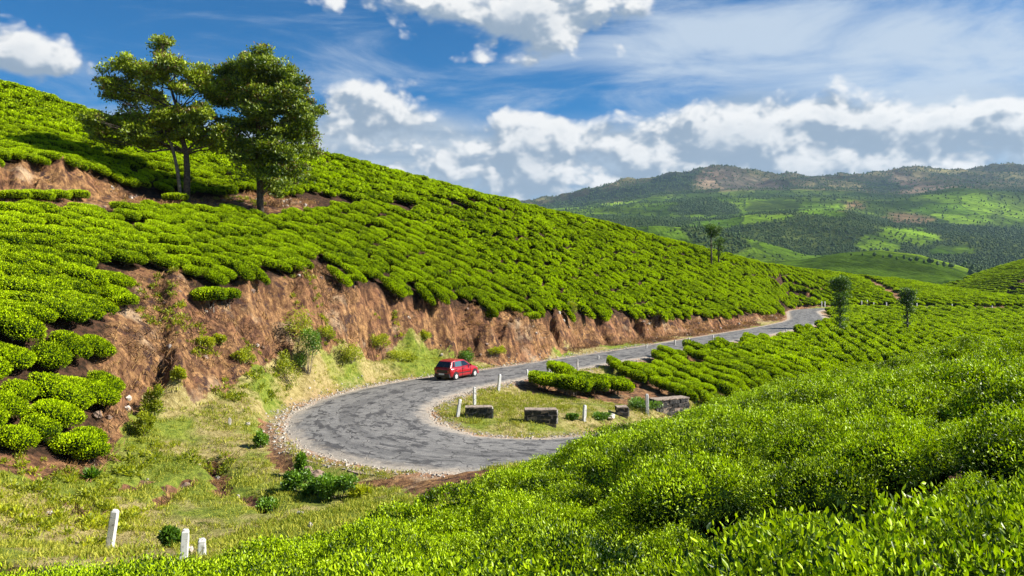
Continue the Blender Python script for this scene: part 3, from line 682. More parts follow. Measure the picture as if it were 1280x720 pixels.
def gn_scatter(name, pts, rots, scls, idxs, meshes, kind='stuff', label=None, cat=None, mats=()):
    """one object: copies of the given meshes on points, by geometry nodes (sources are joined under the points' own 'kind' index)"""
    me = bpy.data.meshes.new(name); n = len(pts)
    me.vertices.add(n); me.vertices.foreach_set('co', np.asarray(pts, np.float32).ravel())
    for k, arr, typ in (('rot', rots, 'FLOAT_VECTOR'), ('scl', scls, 'FLOAT_VECTOR')):
        at = me.attributes.new(k, typ, 'POINT'); at.data.foreach_set('vector', np.asarray(arr, np.float32).ravel())
    at = me.attributes.new('src', 'INT', 'POINT'); at.data.foreach_set('value', np.asarray(idxs, np.int32))
    o = link(name, me); tag(o, label, cat, kind=kind)
    for mt in mats: me.materials.append(mt)
    ng = bpy.data.node_groups.new(name + '_scatter', 'GeometryNodeTree')
    ng.interface.new_socket('Geometry', in_out='INPUT', socket_type='NodeSocketGeometry'); ng.interface.new_socket('Geometry', in_out='OUTPUT', socket_type='NodeSocketGeometry')
    gi = ng.nodes.new('NodeGroupInput'); go = ng.nodes.new('NodeGroupOutput'); jn = ng.nodes.new('GeometryNodeJoinGeometry')
    ng.links.new(jn.outputs[0], go.inputs[0])
    def na(nm, dt):
        a = ng.nodes.new('GeometryNodeInputNamedAttribute'); a.data_type = dt; a.inputs[0].default_value = nm; return a
    r = na('rot', 'FLOAT_VECTOR'); s = na('scl', 'FLOAT_VECTOR'); ix = na('src', 'INT')
    e2r = ng.nodes.new('FunctionNodeEulerToRotation'); ng.links.new([x for x in r.outputs if x.enabled][0], e2r.inputs[0])
    for k, src in enumerate(meshes):
        oi = ng.nodes.new('GeometryNodeObjectInfo'); oi.inputs[0].default_value = src
        iop = ng.nodes.new('GeometryNodeInstanceOnPoints')
        cmp_ = ng.nodes.new('FunctionNodeCompare'); cmp_.data_type = 'INT'; cmp_.operation = 'EQUAL'
        ii = [x for x in cmp_.inputs if x.enabled]
        ng.links.new([x for x in ix.outputs if x.enabled][0], ii[0]); ii[1].default_value = k
        ng.links.new(gi.outputs[0], iop.inputs['Points']); ng.links.new(cmp_.outputs[0], iop.inputs['Selection'])
        ng.links.new(oi.outputs['Geometry'], iop.inputs['Instance']); ng.links.new(e2r.outputs[0], iop.inputs['Rotation'])
        ng.links.new([x for x in s.outputs if x.enabled][0], iop.inputs['Scale'])
        ng.links.new(iop.outputs[0], jn.inputs[0])
    md = o.modifiers.new('scatter', 'NODES'); md.node_group = ng
    return o
def tilt_euler(nrm, ang, amount):
    """euler of a plant turned by ang and tilted part-way to the ground's normal"""
    n = Vector((nrm[0] * amount, nrm[1] * amount, 1 - amount + nrm[2] * amount)).normalized()
    q = n.to_track_quat('Z', 'Y'); x = q @ Vector((1, 0, 0)); 
    a = Matrix.Rotation(ang, 3, 'Z')
    xx = (a @ Vector((1, 0, 0))); xx = (xx - n * xx.dot(n)).normalized(); yy = n.cross(xx)
    return Matrix((xx, yy, n)).transposed().to_euler()

# ------------------------------------------------------------------ where tea bushes stand
def rows(x0, x1, y0, y1, ang, pitch, gap, jit=.15, lk=.9):
    """plants laid in rows running at ang; yields x, y, length"""
    dx, dy = math.cos(ang), math.sin(ang); cx, cy = (x0 + x1) / 2, (y0 + y1) / 2
    R = math.hypot(x1 - x0, y1 - y0) / 2; out = []
    k = 0
    for a in np.arange(-R, R, pitch):
        b = -R + random.uniform(0, 2.5); k += 1
        while b < R:
            L = random.choice([1.5, 2.0, 2.4, 2.9, 2.9, 3.4]) * lk
            mx = b + L / 2; wob = .45 * float(vnoise(mx * .09, a * .05, 71)) * 2.2
            x = cx + dx * mx - dy * (a + wob + random.uniform(-jit, jit)); y = cy + dy * mx + dx * (a + wob)
            if x0 < x < x1 and y0 < y < y1: out.append((x, y, L))
            b += L * .93 + random.uniform(0, gap)
    return np.array(out)
BUSH = []            # dict per bush
def visible_guess(x, y, z):
    u, v = proj(x, y, z); return (u > -60) & (u < 1340) & (v < 760) & (y > 1)
def plant_rows(zone, arr, ang, test, hs=1.0):
    x, y, L = arr[:, 0], arr[:, 1], arr[:, 2]; z = GZ(x, y); k = test(x, y, z)
    x, y, L, z = x[k], y[k], L[k], z[k]; N = normal_at(x, y, 1.0)
    for i in range(len(x)):
        BUSH.append(dict(zone=zone, x=x[i], y=y[i], z=z[i], L=L[i], n=N[i], a=ang + random.gauss(0, .15), s=random.uniform(.88, 1.12) * hs))
HILLANG = math.atan2(-.48, .88)
dpath = lambda x, y: np.minimum(line_dist(x, y, PATH), line_dist(x, y, PATHB))
GAP = [P(1078, 352, 214)[:2] + (0,), P(1098, 364, 200)[:2] + (0,), P(1124, 384, 186)[:2] + (0,)]
def t_hill(x, y, z):
    u, v = proj(x, y, z); ok = side_far(x, y) & in_poly(u, v, TEA_HILL)
    for b in BARE: ok &= ~in_poly(u, v, b)
    ok &= ~((u > 385) & (dpath(x, y) < .35)) & ((sample(DR, x, y)) > 4.6)
    ok &= ~((u < 420) & (dpath(x, y) < 1.3))
    ok &= line_dist(x, y, GAP) > 1.5
    ok &= (np.abs(x + (325 - 640) * -.069) < 1e9)
    # behind the crest nothing is seen
    ok &= (y < np.interp(x, [r[0] for r in RIDGE], [r[1] for r in RIDGE]) + 9)
    return ok
hl = rows(-75, 92, 22, 225, HILLANG, 1.02, .12, .10, .78)
def t_left(x, y, z):
    u, v = proj(x, y, z); return (u < 178) & (v > 268 + .0 * u) & (y < 60)
plant_rows('hill', hl, HILLANG, lambda x, y, z: t_hill(x, y, z) & ~t_left(x, y, z) & (proj(x, y, z)[0] > -180))
plant_rows('left', rows(-75, 5, 22, 62, math.radians(4), 1.34, .25, .12, .82), math.radians(8), lambda x, y, z: t_hill(x, y, z) & t_left(x, y, z) & (proj(x, y, z)[0] > -180), 1.08)
def t_right(x, y, z):
    yr = np.interp(x, [58, 63, 77, 112, 140, 175], [166, 182, 187.5, 185, 184, 183])
    rd = np.interp(x, [r[0] for r in RIDGE], [r[1] for r in RIDGE])
    return (x > 50) & side_far(x, y) & (sample(DR, x, y) > 5.2) & (y < rd + 8) & (line_dist(x, y, GAP) > 1.6) & ~in_poly(*proj(x, y, z), TEA_HILL) & (proj(x, y, z)[0] < 1420)
RANG = math.radians(-52)
plant_rows('beyond', rows(50, 170, 150, 235, RANG, 1.35, .25), RANG, t_right)
# slope between the upper arm of the road and the foreground hill
def t_mid(x, y, z):
    u, v = proj(x, y, z)
    ok = (~side_far(x, y)) & (y > 50) & (sample(DR, x, y) > sample(WR, x, y) + 1.25)
    low = in_poly(u, v, [(740, 449), (800, 434), (860, 424), (985, 408), (1018, 402), (1030, 387), (1130, 384), (1420, 384), (1420, 520), (880, 530), (832, 500), (800, 483), (745, 463)])
    bare = in_poly(u, v, [(858, 452), (872, 450), (905, 478), (900, 490), (880, 480)]) & (y > 60) & (vnoise(x * 1.1, y * 1.1, 3) > -.1)
    return ok & low & ~bare & (u < 1420) & (sample(DR, x, y) > sample(WR, x, y) + 1.25)
MANG = math.radians(-76)
plant_rows('mid', rows(5, 175, 52, 175, MANG, 1.62, .35), MANG, lambda x, y, z: t_mid(x, y, z) & (x < 36), 1.06)
plant_rows('mid', rows(5, 175, 52, 175, math.radians(78), 1.95, .5), math.radians(78), lambda x, y, z: t_mid(x, y, z) & (x >= 36), 1.1)
# foreground hill
def t_fore(x, y, z):
    e = np.interp(x, [r[0] for r in EDGE], [r[1] for r in EDGE])
    f = (y < e + .9) & (y > 2.1) & (x > -20)
    f &= ~((y < 2.8) & (np.abs(x) < 1.4)) & (y * .38 + (z + CAN) < .35 + 99)
    return f & (x < 26)
FANG = math.radians(38)
fr = []
for a in np.arange(-45, 40, 1.80):
    b = -5 + random.uniform(0, 1)
    while b < 45:
        b += random.uniform(1.2, 1.6)
        fr.append((math.cos(FANG) * b - math.sin(FANG) * a + random.uniform(-.12, .12), math.sin(FANG) * b + math.cos(FANG) * a + random.uniform(-.12, .12), 1.6))
fr = np.array(fr)
plant_rows('fore', fr, FANG, t_fore)
DIPS = [(865, 630, 8.6, .42), (905, 618, 9.0, .6), (1100, 570, 7.7, .40), (1160, 556, 7.7, .42), (1225, 548, 7.7, .5), (905, 562, 12.0, .45), (945, 537, 13.4, .45), (990, 517, 14.6, .5), (1260, 474, 11, .42), (1200, 492, 11.6, .6), (1180, 432, 23, .45), (1240, 420, 24, .5), (1100, 472, 18, .55), (1020, 480, 22, .5), (760, 602, 12.5, .5), (700, 640, 10.5, .55), (800, 575, 15, .5), (600, 650, 12.5, .5), (540, 670, 11.5, .6), (400, 690, 11.5, .55), (1010, 650, 5.8, .7), (820, 690, 5.6, .6)]
for b in BUSH:
    if b['zone'] != 'fore': continue
    b['s'] *= 1.0 + .13 * float(vnoise(b['x'] * .6, b['y'] * .6, 93)) * 2
    if b['y'] < 7: b['s'] = min(b['s'], 1.0)
    for (u, v, d, k) in DIPS:
        px, py, _ = P(u, v, d)
        if math.hypot(b['x'] - px, b['y'] - py) < .85: b['s'] *= .35 + .65 * k
# bushes one can single out: u, v of the foot, length, turn, scale, label
ISL = [(712, 497, 2.9, -62, 1.35), (738, 494, 3.2, -66, 1.35), (768, 495, 3.1, -60, 1.25), (680, 490, 2.7, -64, 1.3), (700, 478, 2.4, -60, 1.15)]
for (u, v, L, a, s) in ISL:
    x, y, z = ray_ground(u, v, 40); BUSH.append(dict(zone='isle', x=x, y=y + .9, z=gz1(x, y + .9), L=L, n=normal_at(np.array([x]), np.array([y]))[0], a=math.radians(a), s=s))
for (u, v, s) in [(262, 384, 1.25), (283, 380, 1.05), (153, 389, 1.0), (612, 402, .95), (664, 404, 1.1), (707, 390, .8), (500, 372, 1.0), (440, 357, .9), (113, 578, .9), (92, 575, 1.1), (1003, 0, 0)][:10]:
    x, y, z = ray_ground(u, v, 22); BUSH.append(dict(zone='lone', x=x, y=y, z=z, L=1.5, n=np.array([0, 0, 1.]), a=0.0, s=s))
for (u, v, L) in [(12, 254, 2.0), (40, 254, 2.4), (66, 253, 2.0), (92, 252, 1.6), (215, 255, 2.0)]:
    x, y, z = ray_ground(u, v, 40); BUSH.append(dict(zone='path', x=x, y=y + .5, z=z, L=L, n=np.array([0, 0, 1.]), a=.05, s=.95))

# ------------------------------------------------------------------ second hill at the right, beyond the ridge
def Z2(x, y):
    r = np.hypot((x - 225) / 95, (y - 300) / 62)
    return -34 + 42 * np.exp(-r ** 2 * 1.05) + .5 * fbm(x * .06, y * .06, 3, 88)
hx, hy = np.meshgrid(np.linspace(90, 400, 90), np.linspace(215, 440, 70), indexing='ij'); hz = Z2(hx, hy)
ii = np.arange(hx.size).reshape(hx.shape)
hillme = mesh_np('hill', np.stack([hx, hy, hz], -1).reshape(-1, 3), np.stack([ii[:-1, :-1], ii[1:, :-1], ii[1:, 1:], ii[:-1, 1:]], -1).reshape(-1, 4), mats=[M['ground']], smooth=True,
                 attrs=dict(grass=np.zeros(hx.size), dry=np.zeros(hx.size), soil=np.ones(hx.size), verge=np.zeros(hx.size)))
tag(link('hill', hillme), kind='structure')
arr = rows(150, 300, 235, 330, math.radians(-65), 1.5, .5)
for x, y, L in arr:
    z = float(Z2(np.array([x]), np.array([y]))[0]); u, v = proj(x, y, z)
    if 1150 < u < 1330 and z > -14 and abs(((u - 1180) * .8 + (v - 350)) % 62 - 20) > 2.0:
        BUSH.append(dict(zone='hill2', x=x, y=y, z=z, L=L, n=np.array([0, 0, 1.]), a=math.radians(-65), s=1.1))

# ------------------------------------------------------------------ choose which bushes are things of their own
def blocked(b):
    d = np.linspace(.05, .97, 60); zt = b['z'] + .9 * b['s']
    x = b['x'] * d; y = b['y'] * d; z = zt * d
    return bool((GZ(x, y) > z + .05).any())
for b in BUSH:
    b['dist'] = math.hypot(b['x'], b['y']); b['u'], b['v'] = [float(q) for q in proj(b['x'], b['y'], b['z'] + .6)]
    b['px'] = b['L'] * b['s'] / b['dist'] * FPX
    b['in'] = (-20 < b['u'] < 1300) and b['v'] < 740 and b['y'] > 1.5
fore = sorted([b for b in BUSH if b['zone'] == 'fore' and b['in']], key=lambda b: b['dist'])
fore = [b for b in fore if not blocked(b)][:112]
rest = [b for b in BUSH if b['zone'] in ('isle', 'lone', 'path')] + sorted([b for b in BUSH if b['zone'] in ('hill', 'left', 'mid') and b['in'] and not blocked(b)], key=lambda b: -b['px'])
rest = rest[:178]
for b in fore + rest: b['own'] = True
def side_word(u):
    return ['far left', 'left of centre', 'middle', 'right of centre', 'far right'][int(min(4, max(0, u / 256)))]
def bush_label(b):
    u, v, z = b['u'], b['v'], b['zone']
    if z == 'fore':
        if b['dist'] < 8: w = 'tea bush with large glossy leaves closest to the camera'
        elif b['dist'] < 14: w = 'tea bush of fine bright shoots in the close foreground canopy'
        elif b['dist'] < 21: w = 'tea bush half way down the foreground canopy'
        else: w = 'tea bush on the brow of the foreground hill above the road'
        return w + ', ' + side_word(u), 'tea bushes of the foreground hill, ' + w[:0] + side_word(u) + (' near' if b['dist'] < 14 else ' far')
    if z == 'isle': return None, 'tea bushes on the grassy island inside the bend'
    if z == 'lone': return None, 'single tea bushes hanging on the cut bank'
    if z == 'path': return None, 'tea bushes with bare trunks along the upper path'
    if z == 'mid': 
        w = 'long tea cushion below the upper road, ' + ('nearest the island' if u < 800 else 'in the middle rows' if u < 930 else 'towards the slim trees')
        return w, w
    if z == 'left': return '', 'rounded tea bushes of the left terrace block'
    if u < 150 and v > 400: w = 'rounded tea bush low on the terrace at the left edge, beside bare earth'
    elif u < 150 and v > 262: w = 'rounded tea bush in the terraced block at the left edge'
    elif v < 262: w = 'tea bush above the earth path, left of the two tall trees' if u < 225 else 'tea bush on the upper slope behind the tall trees'
    elif u < 300: w = 'tea bush between the earth path and the big bare slope'
    elif u < 460: w = 'tea bush on the slope below the two tall trees'
    elif u < 640: w = 'tea bush on the slope above the cut bank and the red car'
    else: w = 'tea bush on the slope above the straight part of the cut bank'
    return w, w
SPECIAL = {'isle': ['broad tea bush nearest the white posts on the grassy island', 'middle one of the three big tea bushes on the island', 'tea bush standing apart on red soil at the right of the island', 'leftmost tea bush of the island group beside the white post', 'tea bush at the back of the island group under the road edge'],
           'lone': ['big round tea bush hanging on the bank at the top of the bare slope', 'smaller round tea bush leaning against the big one at the top of the bare slope', 'round tea bush alone at the edge of the left terrace', 'round tea bush fallen half way down the cut bank above the car', 'larger round tea bush on the cut bank right of the small one',
                    'small round tea bush on the cut bank just under the tea edge', 'round tea bush at the lip of the bank left of the car', 'round tea bush at the lip of the bank in the middle', 'lowest dark tea bush at the foot of the left terrace', 'yellow tinged tea bush at the foot of the left terrace'],
           'path': ['flat topped tea bush with bare stems at the left end of the upper path', 'second flat topped tea bush from the left on the upper path', 'third flat topped tea bush on the upper path', 'tea bush with a thick pale trunk at the end of the upper path row', 'tea bush on the path just left of the twin trunks']}
def bush_xform(b):
    far = b['dist'] > 82
    if b['zone'] == 'fore':
        h = int(abs(b['x'] * 7 + b['y'] * 13)) 
        me = NEAR[h % 4] if b['dist'] < 15 else MIDB[h % 3]
        sc = b['s'] * np.array([1.0, 1.0, 1.0]); ang = b['a'] + random.choice((0, PI)); st = None; key = ('n', h % 4) if b['dist'] < 15 else ('m', h % 3)
    elif not far:
        k = 2 if b['L'] < 1.6 else (0 if b['L'] < 2.3 else (3 if random.random() < .4 else 1)); nom = [2.3, 3.0, 1.56, 2.5][k]
        me = HILLB[k]; f = b['L'] * 1.04 / nom; sc = b['s'] * np.array([f * 1.02, {'hill': .84, 'mid': .84, 'left': .98}.get(b['zone'], 1.10), .88 if b['zone'] in ('hill', 'left') else 1.0]); ang = b['a']; st = HILLS[k]; key = ('h', k)
        if random.random() < .5: ang += PI
    else:
        k = 2 if b['L'] < 1.6 else (0 if b['L'] < 2.3 else 1); nom = [2.3, 3.1, 1.6][k]
        me = FARB[k]; f = b['L'] * 1.04 / nom; sc = b['s'] * np.array([f * 1.03, .88 if b['zone'] == 'hill' else .92, .85 if b['zone'] == 'hill' else 1.0]); ang = b['a'] + random.choice((0, PI)); st = None; key = ('f', k)
    return me, sc, tilt_euler(b['n'], ang, .75), st, key
ORD = ['first', 'second', 'third', 'fourth', 'fifth', 'sixth', 'seventh', 'eighth', 'ninth', 'tenth', 'eleventh', 'twelfth', 'thirteenth', 'fourteenth', 'fifteenth', 'sixteenth', 'seventeenth', 'eighteenth', 'nineteenth', 'twentieth']
for zone, words in (('left', 'rounded tea bush of the left terrace block'), ('mid', 'long tea cushion on the slope below the upper road')):
    L = sorted([b for b in rest if b['zone'] == zone], key=lambda b: -b['v']); row = 0
    while L:
        v0 = L[0]['v']; cur = sorted([b for b in L if b['v'] > v0 - (18 if zone == 'left' else 9)], key=lambda b: b['u'])[:20]; ids = {id(b) for b in cur}; L = [b for b in L if id(b) not in ids]
        for i, b in enumerate(cur): b['label'] = '%s, %s from left in %s row up' % (words.replace('on the slope ', ''), ORD[i], ORD[min(row, 19)])
        row += 1
SRC = {}; pool = {}
cnt = {'isle': 0, 'lone': 0, 'path': 0}
for b in BUSH:
    me, sc, eu, st, key = bush_xform(b)
    own = b.get('own') or (key not in SRC and key[0] in ('f', 'm'))
    if own:
        o = link('tea_bush', me, None, (b['x'], b['y'], b['z'] - .06), eu, sc)
        lb, gr = bush_label(b)
        if b['zone'] in SPECIAL: lb = SPECIAL[b['zone']][cnt[b['zone']]]; cnt[b['zone']] += 1
        if b.get('label'): lb = b['label']
        if not b.get('own'): lb = 'small looking tea bush far up the hillside, ' + side_word(b['u']); gr = 'distant tea bushes'
        tag(o, lb, 'tea bush', gr)
        if st is not None: link('stem', st, o)
        SRC.setdefault(key, o)
    else: pool.setdefault(b['zone'], []).append((b, sc, eu, key))
for zone, nm, lb in (('left', 'terrace_tea', 'clipped tea bushes at the back of the left terrace block'), ('hill', 'hillside_tea', 'dense rows of clipped tea bushes covering the left hillside'), ('beyond', 'ridge_tea', 'rows of tea bushes on the low ridge beyond the far bend'),
                 ('mid', 'valley_tea', 'rows of tea bushes on the slope below the upper road'), ('fore', 'foreground_tea', 'further tea bushes filling the foreground hill'), ('hill2', 'far_hill_tea', 'tea rows on the small hill at the right edge')):
    L = pool.get(zone, [])
    if not L: continue
    keys = sorted({k for _, _, _, k in L if k in SRC})
    L = [q for q in L if q[3] in SRC]
    gn_scatter(nm, [(b['x'], b['y'], b['z'] - .06) for b, *_ in L], [tuple(e) for _, _, e, _ in L], [tuple(s) for _, s, _, _ in L], [keys.index(k) for *_, k in L], [SRC[k] for k in keys], label=lb, cat='tea bushes')

# ------------------------------------------------------------------ big trees
def limb(a, b, r0, r1, sag=.15, n=5, jit=.12):
    a = Vector(a); b = Vector(b); L = (b - a).length; pts = []
    for i in range(n + 1):
        t = i / n; p = a.lerp(b, t); p.z -= sag * L * math.sin(PI * t) * .6
        if 0 < i < n: p += Vector((random.uniform(-1, 1), random.uniform(-1, 1), random.uniform(-1, 1))) * jit * L * .25
        pts.append(p)
    return pts, [r0 + (r1 - r0) * (i / n) ** .8 for i in range(n + 1)]
def crown_blocks(blobs, leaf, dens, flat=.75, seed=0, oldf=0.0, spray=.26):
    """sprays of leaves spread through each clump, denser on its rim"""
    blk = []
    for (c, r) in blobs:
        ns = max(6, int(dens * r * r)); dirs = RNG.normal(0, 1, (ns, 3)); dirs /= np.linalg.norm(dirs, axis=1, keepdims=True)
        rad = r * RNG.uniform(.35, 1.08, ns) ** .6
        cc = np.array(c) + dirs * rad[:, None] * np.array([1, 1, flat])
        # each spray: a flat tuft of leaves
        k = 16; off = RNG.normal(0, 1, (ns, k, 3)) * np.array([spray, spray, spray * .38])
        pts = (cc[:, None, :] + off).reshape(-1, 3); nr = np.repeat(dirs * .6 + np.array([0, 0, .5]), k, axis=0)
        nr /= np.linalg.norm(nr, axis=1, keepdims=True); n = len(pts)
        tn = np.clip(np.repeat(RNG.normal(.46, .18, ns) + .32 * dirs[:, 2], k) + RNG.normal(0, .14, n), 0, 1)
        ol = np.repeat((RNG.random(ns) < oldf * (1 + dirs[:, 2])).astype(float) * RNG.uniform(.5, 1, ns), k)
        blk.append((*leaf_cloud(pts, nr, leaf, .5, False, tn, .1, .9, old=ol), 0))
    return blk
def big_tree(name_blobs, base_uv, base_d, sx, label, trunk_pts, trunk_r, oldf, dens, extra=None, zspread=1.0, leaf=.25, fill=()):
    bx, by, _ = P(*base_uv, base_d); bz = gz1(bx, by); s = by / FPX
    root = empty('tree', (bx, by, bz)); tag(root, label, 'tree', 'tall trees on the hillside')
    vb = base_uv[1]
    def loc(u, v, dy=0): return ((u - base_uv[0]) * s, dy, (vb - v) * s)
    blobs = []
    for (u, v, r) in name_blobs:
        dy0 = random.uniform(-1, 1) * zspread * (2.4 if r > 14 else 1.2)
        for q in range(7 if r > 13 else 3):
            blobs.append((loc(u + random.uniform(-.6, .6) * r, v + random.uniform(-.6, .6) * r, dy0 + random.uniform(-1.2, 1.2)), r * s * random.uniform(.42, .66)))
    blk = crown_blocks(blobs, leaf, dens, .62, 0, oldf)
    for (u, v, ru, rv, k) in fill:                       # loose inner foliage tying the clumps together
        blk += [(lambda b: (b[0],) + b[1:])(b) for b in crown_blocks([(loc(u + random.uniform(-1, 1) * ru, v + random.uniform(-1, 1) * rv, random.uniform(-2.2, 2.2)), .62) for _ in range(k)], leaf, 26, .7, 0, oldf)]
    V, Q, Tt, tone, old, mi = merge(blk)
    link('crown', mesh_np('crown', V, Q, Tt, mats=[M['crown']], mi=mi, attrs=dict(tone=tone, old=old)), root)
    tp = [Vector(loc(u, v, dy)) for u, v, dy in trunk_pts]; tp[0].z -= .5
    mb = MB(); mb.tube(tp, trunk_r, 10); mb.build('trunk', M['bark'], root, smooth=True)
    if extra:
        for pts, rr in extra:
            mb = MB(); mb.tube([Vector(loc(*p)) - (Vector((0, 0, .4)) if i == 0 else Vector()) for i, p in enumerate(pts)], rr, 8); mb.build('trunk', M['bark_pale'], root, smooth=True)
    for i, (c, r) in enumerate(blobs[::3]):
        c = Vector(c); best = min(range(1, len(tp)), key=lambda k: (tp[k] - c).length + (0 if tp[k].z < c.z - .3 else 3))
        mb = MB(); t0 = trunk_r[best] * .6
        pts, rr = limb(tp[best], c, max(.04, min(t0, .10)), .02, .1 if i % 2 else -.12); mb.tube(pts, rr, 6, cap=False)
        for q in range(2):
            e = c + Vector((random.uniform(-1, 1), random.uniform(-1, 1), random.uniform(-.3, 1))) * r * .8
            p2, r2 = limb(pts[3], e, .035, .012, .05, 3); mb.tube(p2, r2, 4, cap=False)
        mb.build('branch', M['bark'], root, smooth=True)
    return root
M['bark_pale'] = simple('pale_bark', (0.15, 0.125, 0.10), .9, noise=.4, nscale=8, bump=.4)
T1 = [(200, 47, 12), (208, 56, 10), (193, 58, 9), (203, 72, 8), (150, 103, 17), (134, 115, 13), (172, 92, 16), (200, 97, 17), (230, 88, 16), (252, 93, 14), (178, 112, 16), (152, 124, 13), (192, 128, 13), (240, 112, 12), (266, 112, 16),
      (205, 146, 17), (232, 150, 20), (256, 146, 14), (170, 160, 19), (146, 165, 16), (128, 156, 11), (190, 174, 15), (150, 180, 11), (245, 172, 15), (272, 150, 13), (280, 172, 14), (214, 163, 15), (262, 180, 12), (222, 108, 11), (168, 138, 10), (158, 150, 14), (182, 158, 13), (135, 172, 10), (112, 160, 8), (222, 172, 12)]
T2 = [(310, 72, 16), (332, 78, 19), (290, 88, 17), (352, 98, 20), (318, 102, 22), (366, 124, 20), (292, 118, 20), (340, 128, 22), (380, 150, 15), (310, 145, 20), (350, 155, 20), (374, 166, 14), (335, 182, 17), (356, 192, 17), (312, 180, 10), (378, 188, 11),
      (288, 152, 13), (284, 178, 9), (276, 118, 14), (374, 104, 13), (388, 128, 13), (384, 178, 13), (268, 140, 11), (300, 192, 10), (388, 160, 9), (318, 196, 12), (330, 208, 10), (276, 100, 13), (345, 222, 9), (302, 168, 9), (386, 140, 10), (350, 210, 10)]
big_tree(T1, (233, 252), 66.5, 1, 'tall open crowned tree with forked pale trunks, left of the pair on the hillside', [(233, 252, 0), (234, 215, 0), (232, 190, .1), (224, 165, .2), (222, 140, .1), (214, 112, 0), (205, 85, 0), (201, 55, 0)], [.30, .25, .22, .18, .14, .10, .07, .03], .16, 66,
         extra=[([(228, 250, -.2), (224, 215, -.3), (218, 185, -.4), (205, 160, -.3), (180, 150, 0)], [.17, .14, .12, .08, .04])], fill=[(165, 110, 30, 14, 14), (235, 105, 26, 12, 8), (225, 155, 34, 18, 18), (165, 165, 38, 16, 26)])
big_tree(T2, (325.5, 264), 68.5, 1, 'tall dense rounded tree with one dark trunk, right of the pair on the hillside', [(325.5, 264, 0), (325, 235, 0), (324, 205, 0), (322, 175, 0), (323, 145, 0), (326, 115, 0), (322, 85, 0)], [.32, .27, .23, .20, .15, .10, .05], .10, 80,
         extra=[([(327, 237, 0), (338, 228, -.3), (352, 214, -.5), (362, 200, -.6)], [.09, .07, .05, .03])], fill=[(328, 105, 32, 32, 44), (336, 150, 42, 34, 56), (342, 195, 38, 28, 30), (350, 222, 24, 14, 10)])

# slim pollarded silver oaks
def slim_tree(u, v, hpx, dmin, label, blobs, leaf=.2, dens=24, group='slim trees among the tea', d=None):
    if d: x, y = P(u, v, d)[:2]; z = gz1(x, y)
    else: x, y, z = ray_ground(u, v, dmin)
    s = y / FPX; root = empty('slim_tree', (x, y, z)); tag(root, label, 'tree', group)
    bl = [(((du) * s, random.uniform(-.5, .5), dv * s), r * s) for du, dv, r in blobs]
    V, Q, Tt, tone, old, mi = merge(crown_blocks([(c, r * .92) for c, r in bl], leaf * 1.15, dens * 5.0, 1.0, spray=.30)); link('crown', mesh_np('crown', V, Q, Tt, mats=[M['oak']], mi=mi, attrs=dict(tone=tone, old=old)), root)
    H = hpx * s; mb = MB(); mb.tube([(0, 0, -.5), (.05, 0, H * .3), (-.04, 0, H * .6), (.03, 0, H * .92)], [.17, .14, .11, .05], 8); mb.build('trunk', M['bark'], root, smooth=True)
    for c, r in bl:
        mb = MB(); pts, rr = limb((0, 0, max(.5, c[2] - r * 1.3)), c, .05, .02, 0, 3); mb.tube(pts, rr, 5, cap=False); mb.build('branch', M['bark'], root)
    return root
slim_tree(889, 343, 54, 100, 'taller slim tree standing alone on the tea ridge', [(1, 48, 6), (-4, 51, 4), (6, 46, 5), (2, 42, 4), (10, 50, 3), (4, 30, 2.5)], .22, 18, d=139)
slim_tree(898, 338, 34, 100, 'shorter slim tree beside the taller one on the tea ridge', [(2, 32, 4), (4, 26, 3.5), (0, 18, 3), (3, 36, 3)], .22, 16, d=142)
slim_tree(1050, 432, 74, 80, 'leafy pollarded tree on the tea slope by the far bend', [(-4, 66, 5), (7, 64, 5), (-7, 60, 4), (3, 70, 4), (0, 58, 5), (9, 58, 3), (-3, 48, 5), (2, 40, 4.5), (-1, 30, 4), (4, 50, 5), (1, 20, 4), (-4, 38, 3.5), (4, 30, 3.5), (-7, 66, 4), (0, 12, 3)], .2, 30, d=113)
slim_tree(1134, 427, 62, 80, 'pollarded tree on the tea slope at the right of the far bend', [(-2, 55, 4), (5, 52, 4), (-5, 49, 3.5), (2, 46, 4), (6, 45, 3), (0, 39, 4), (2, 31, 3.5), (-1, 23, 3), (-4, 42, 3.5), (1, 14, 2.5)], .2, 28, d=121)

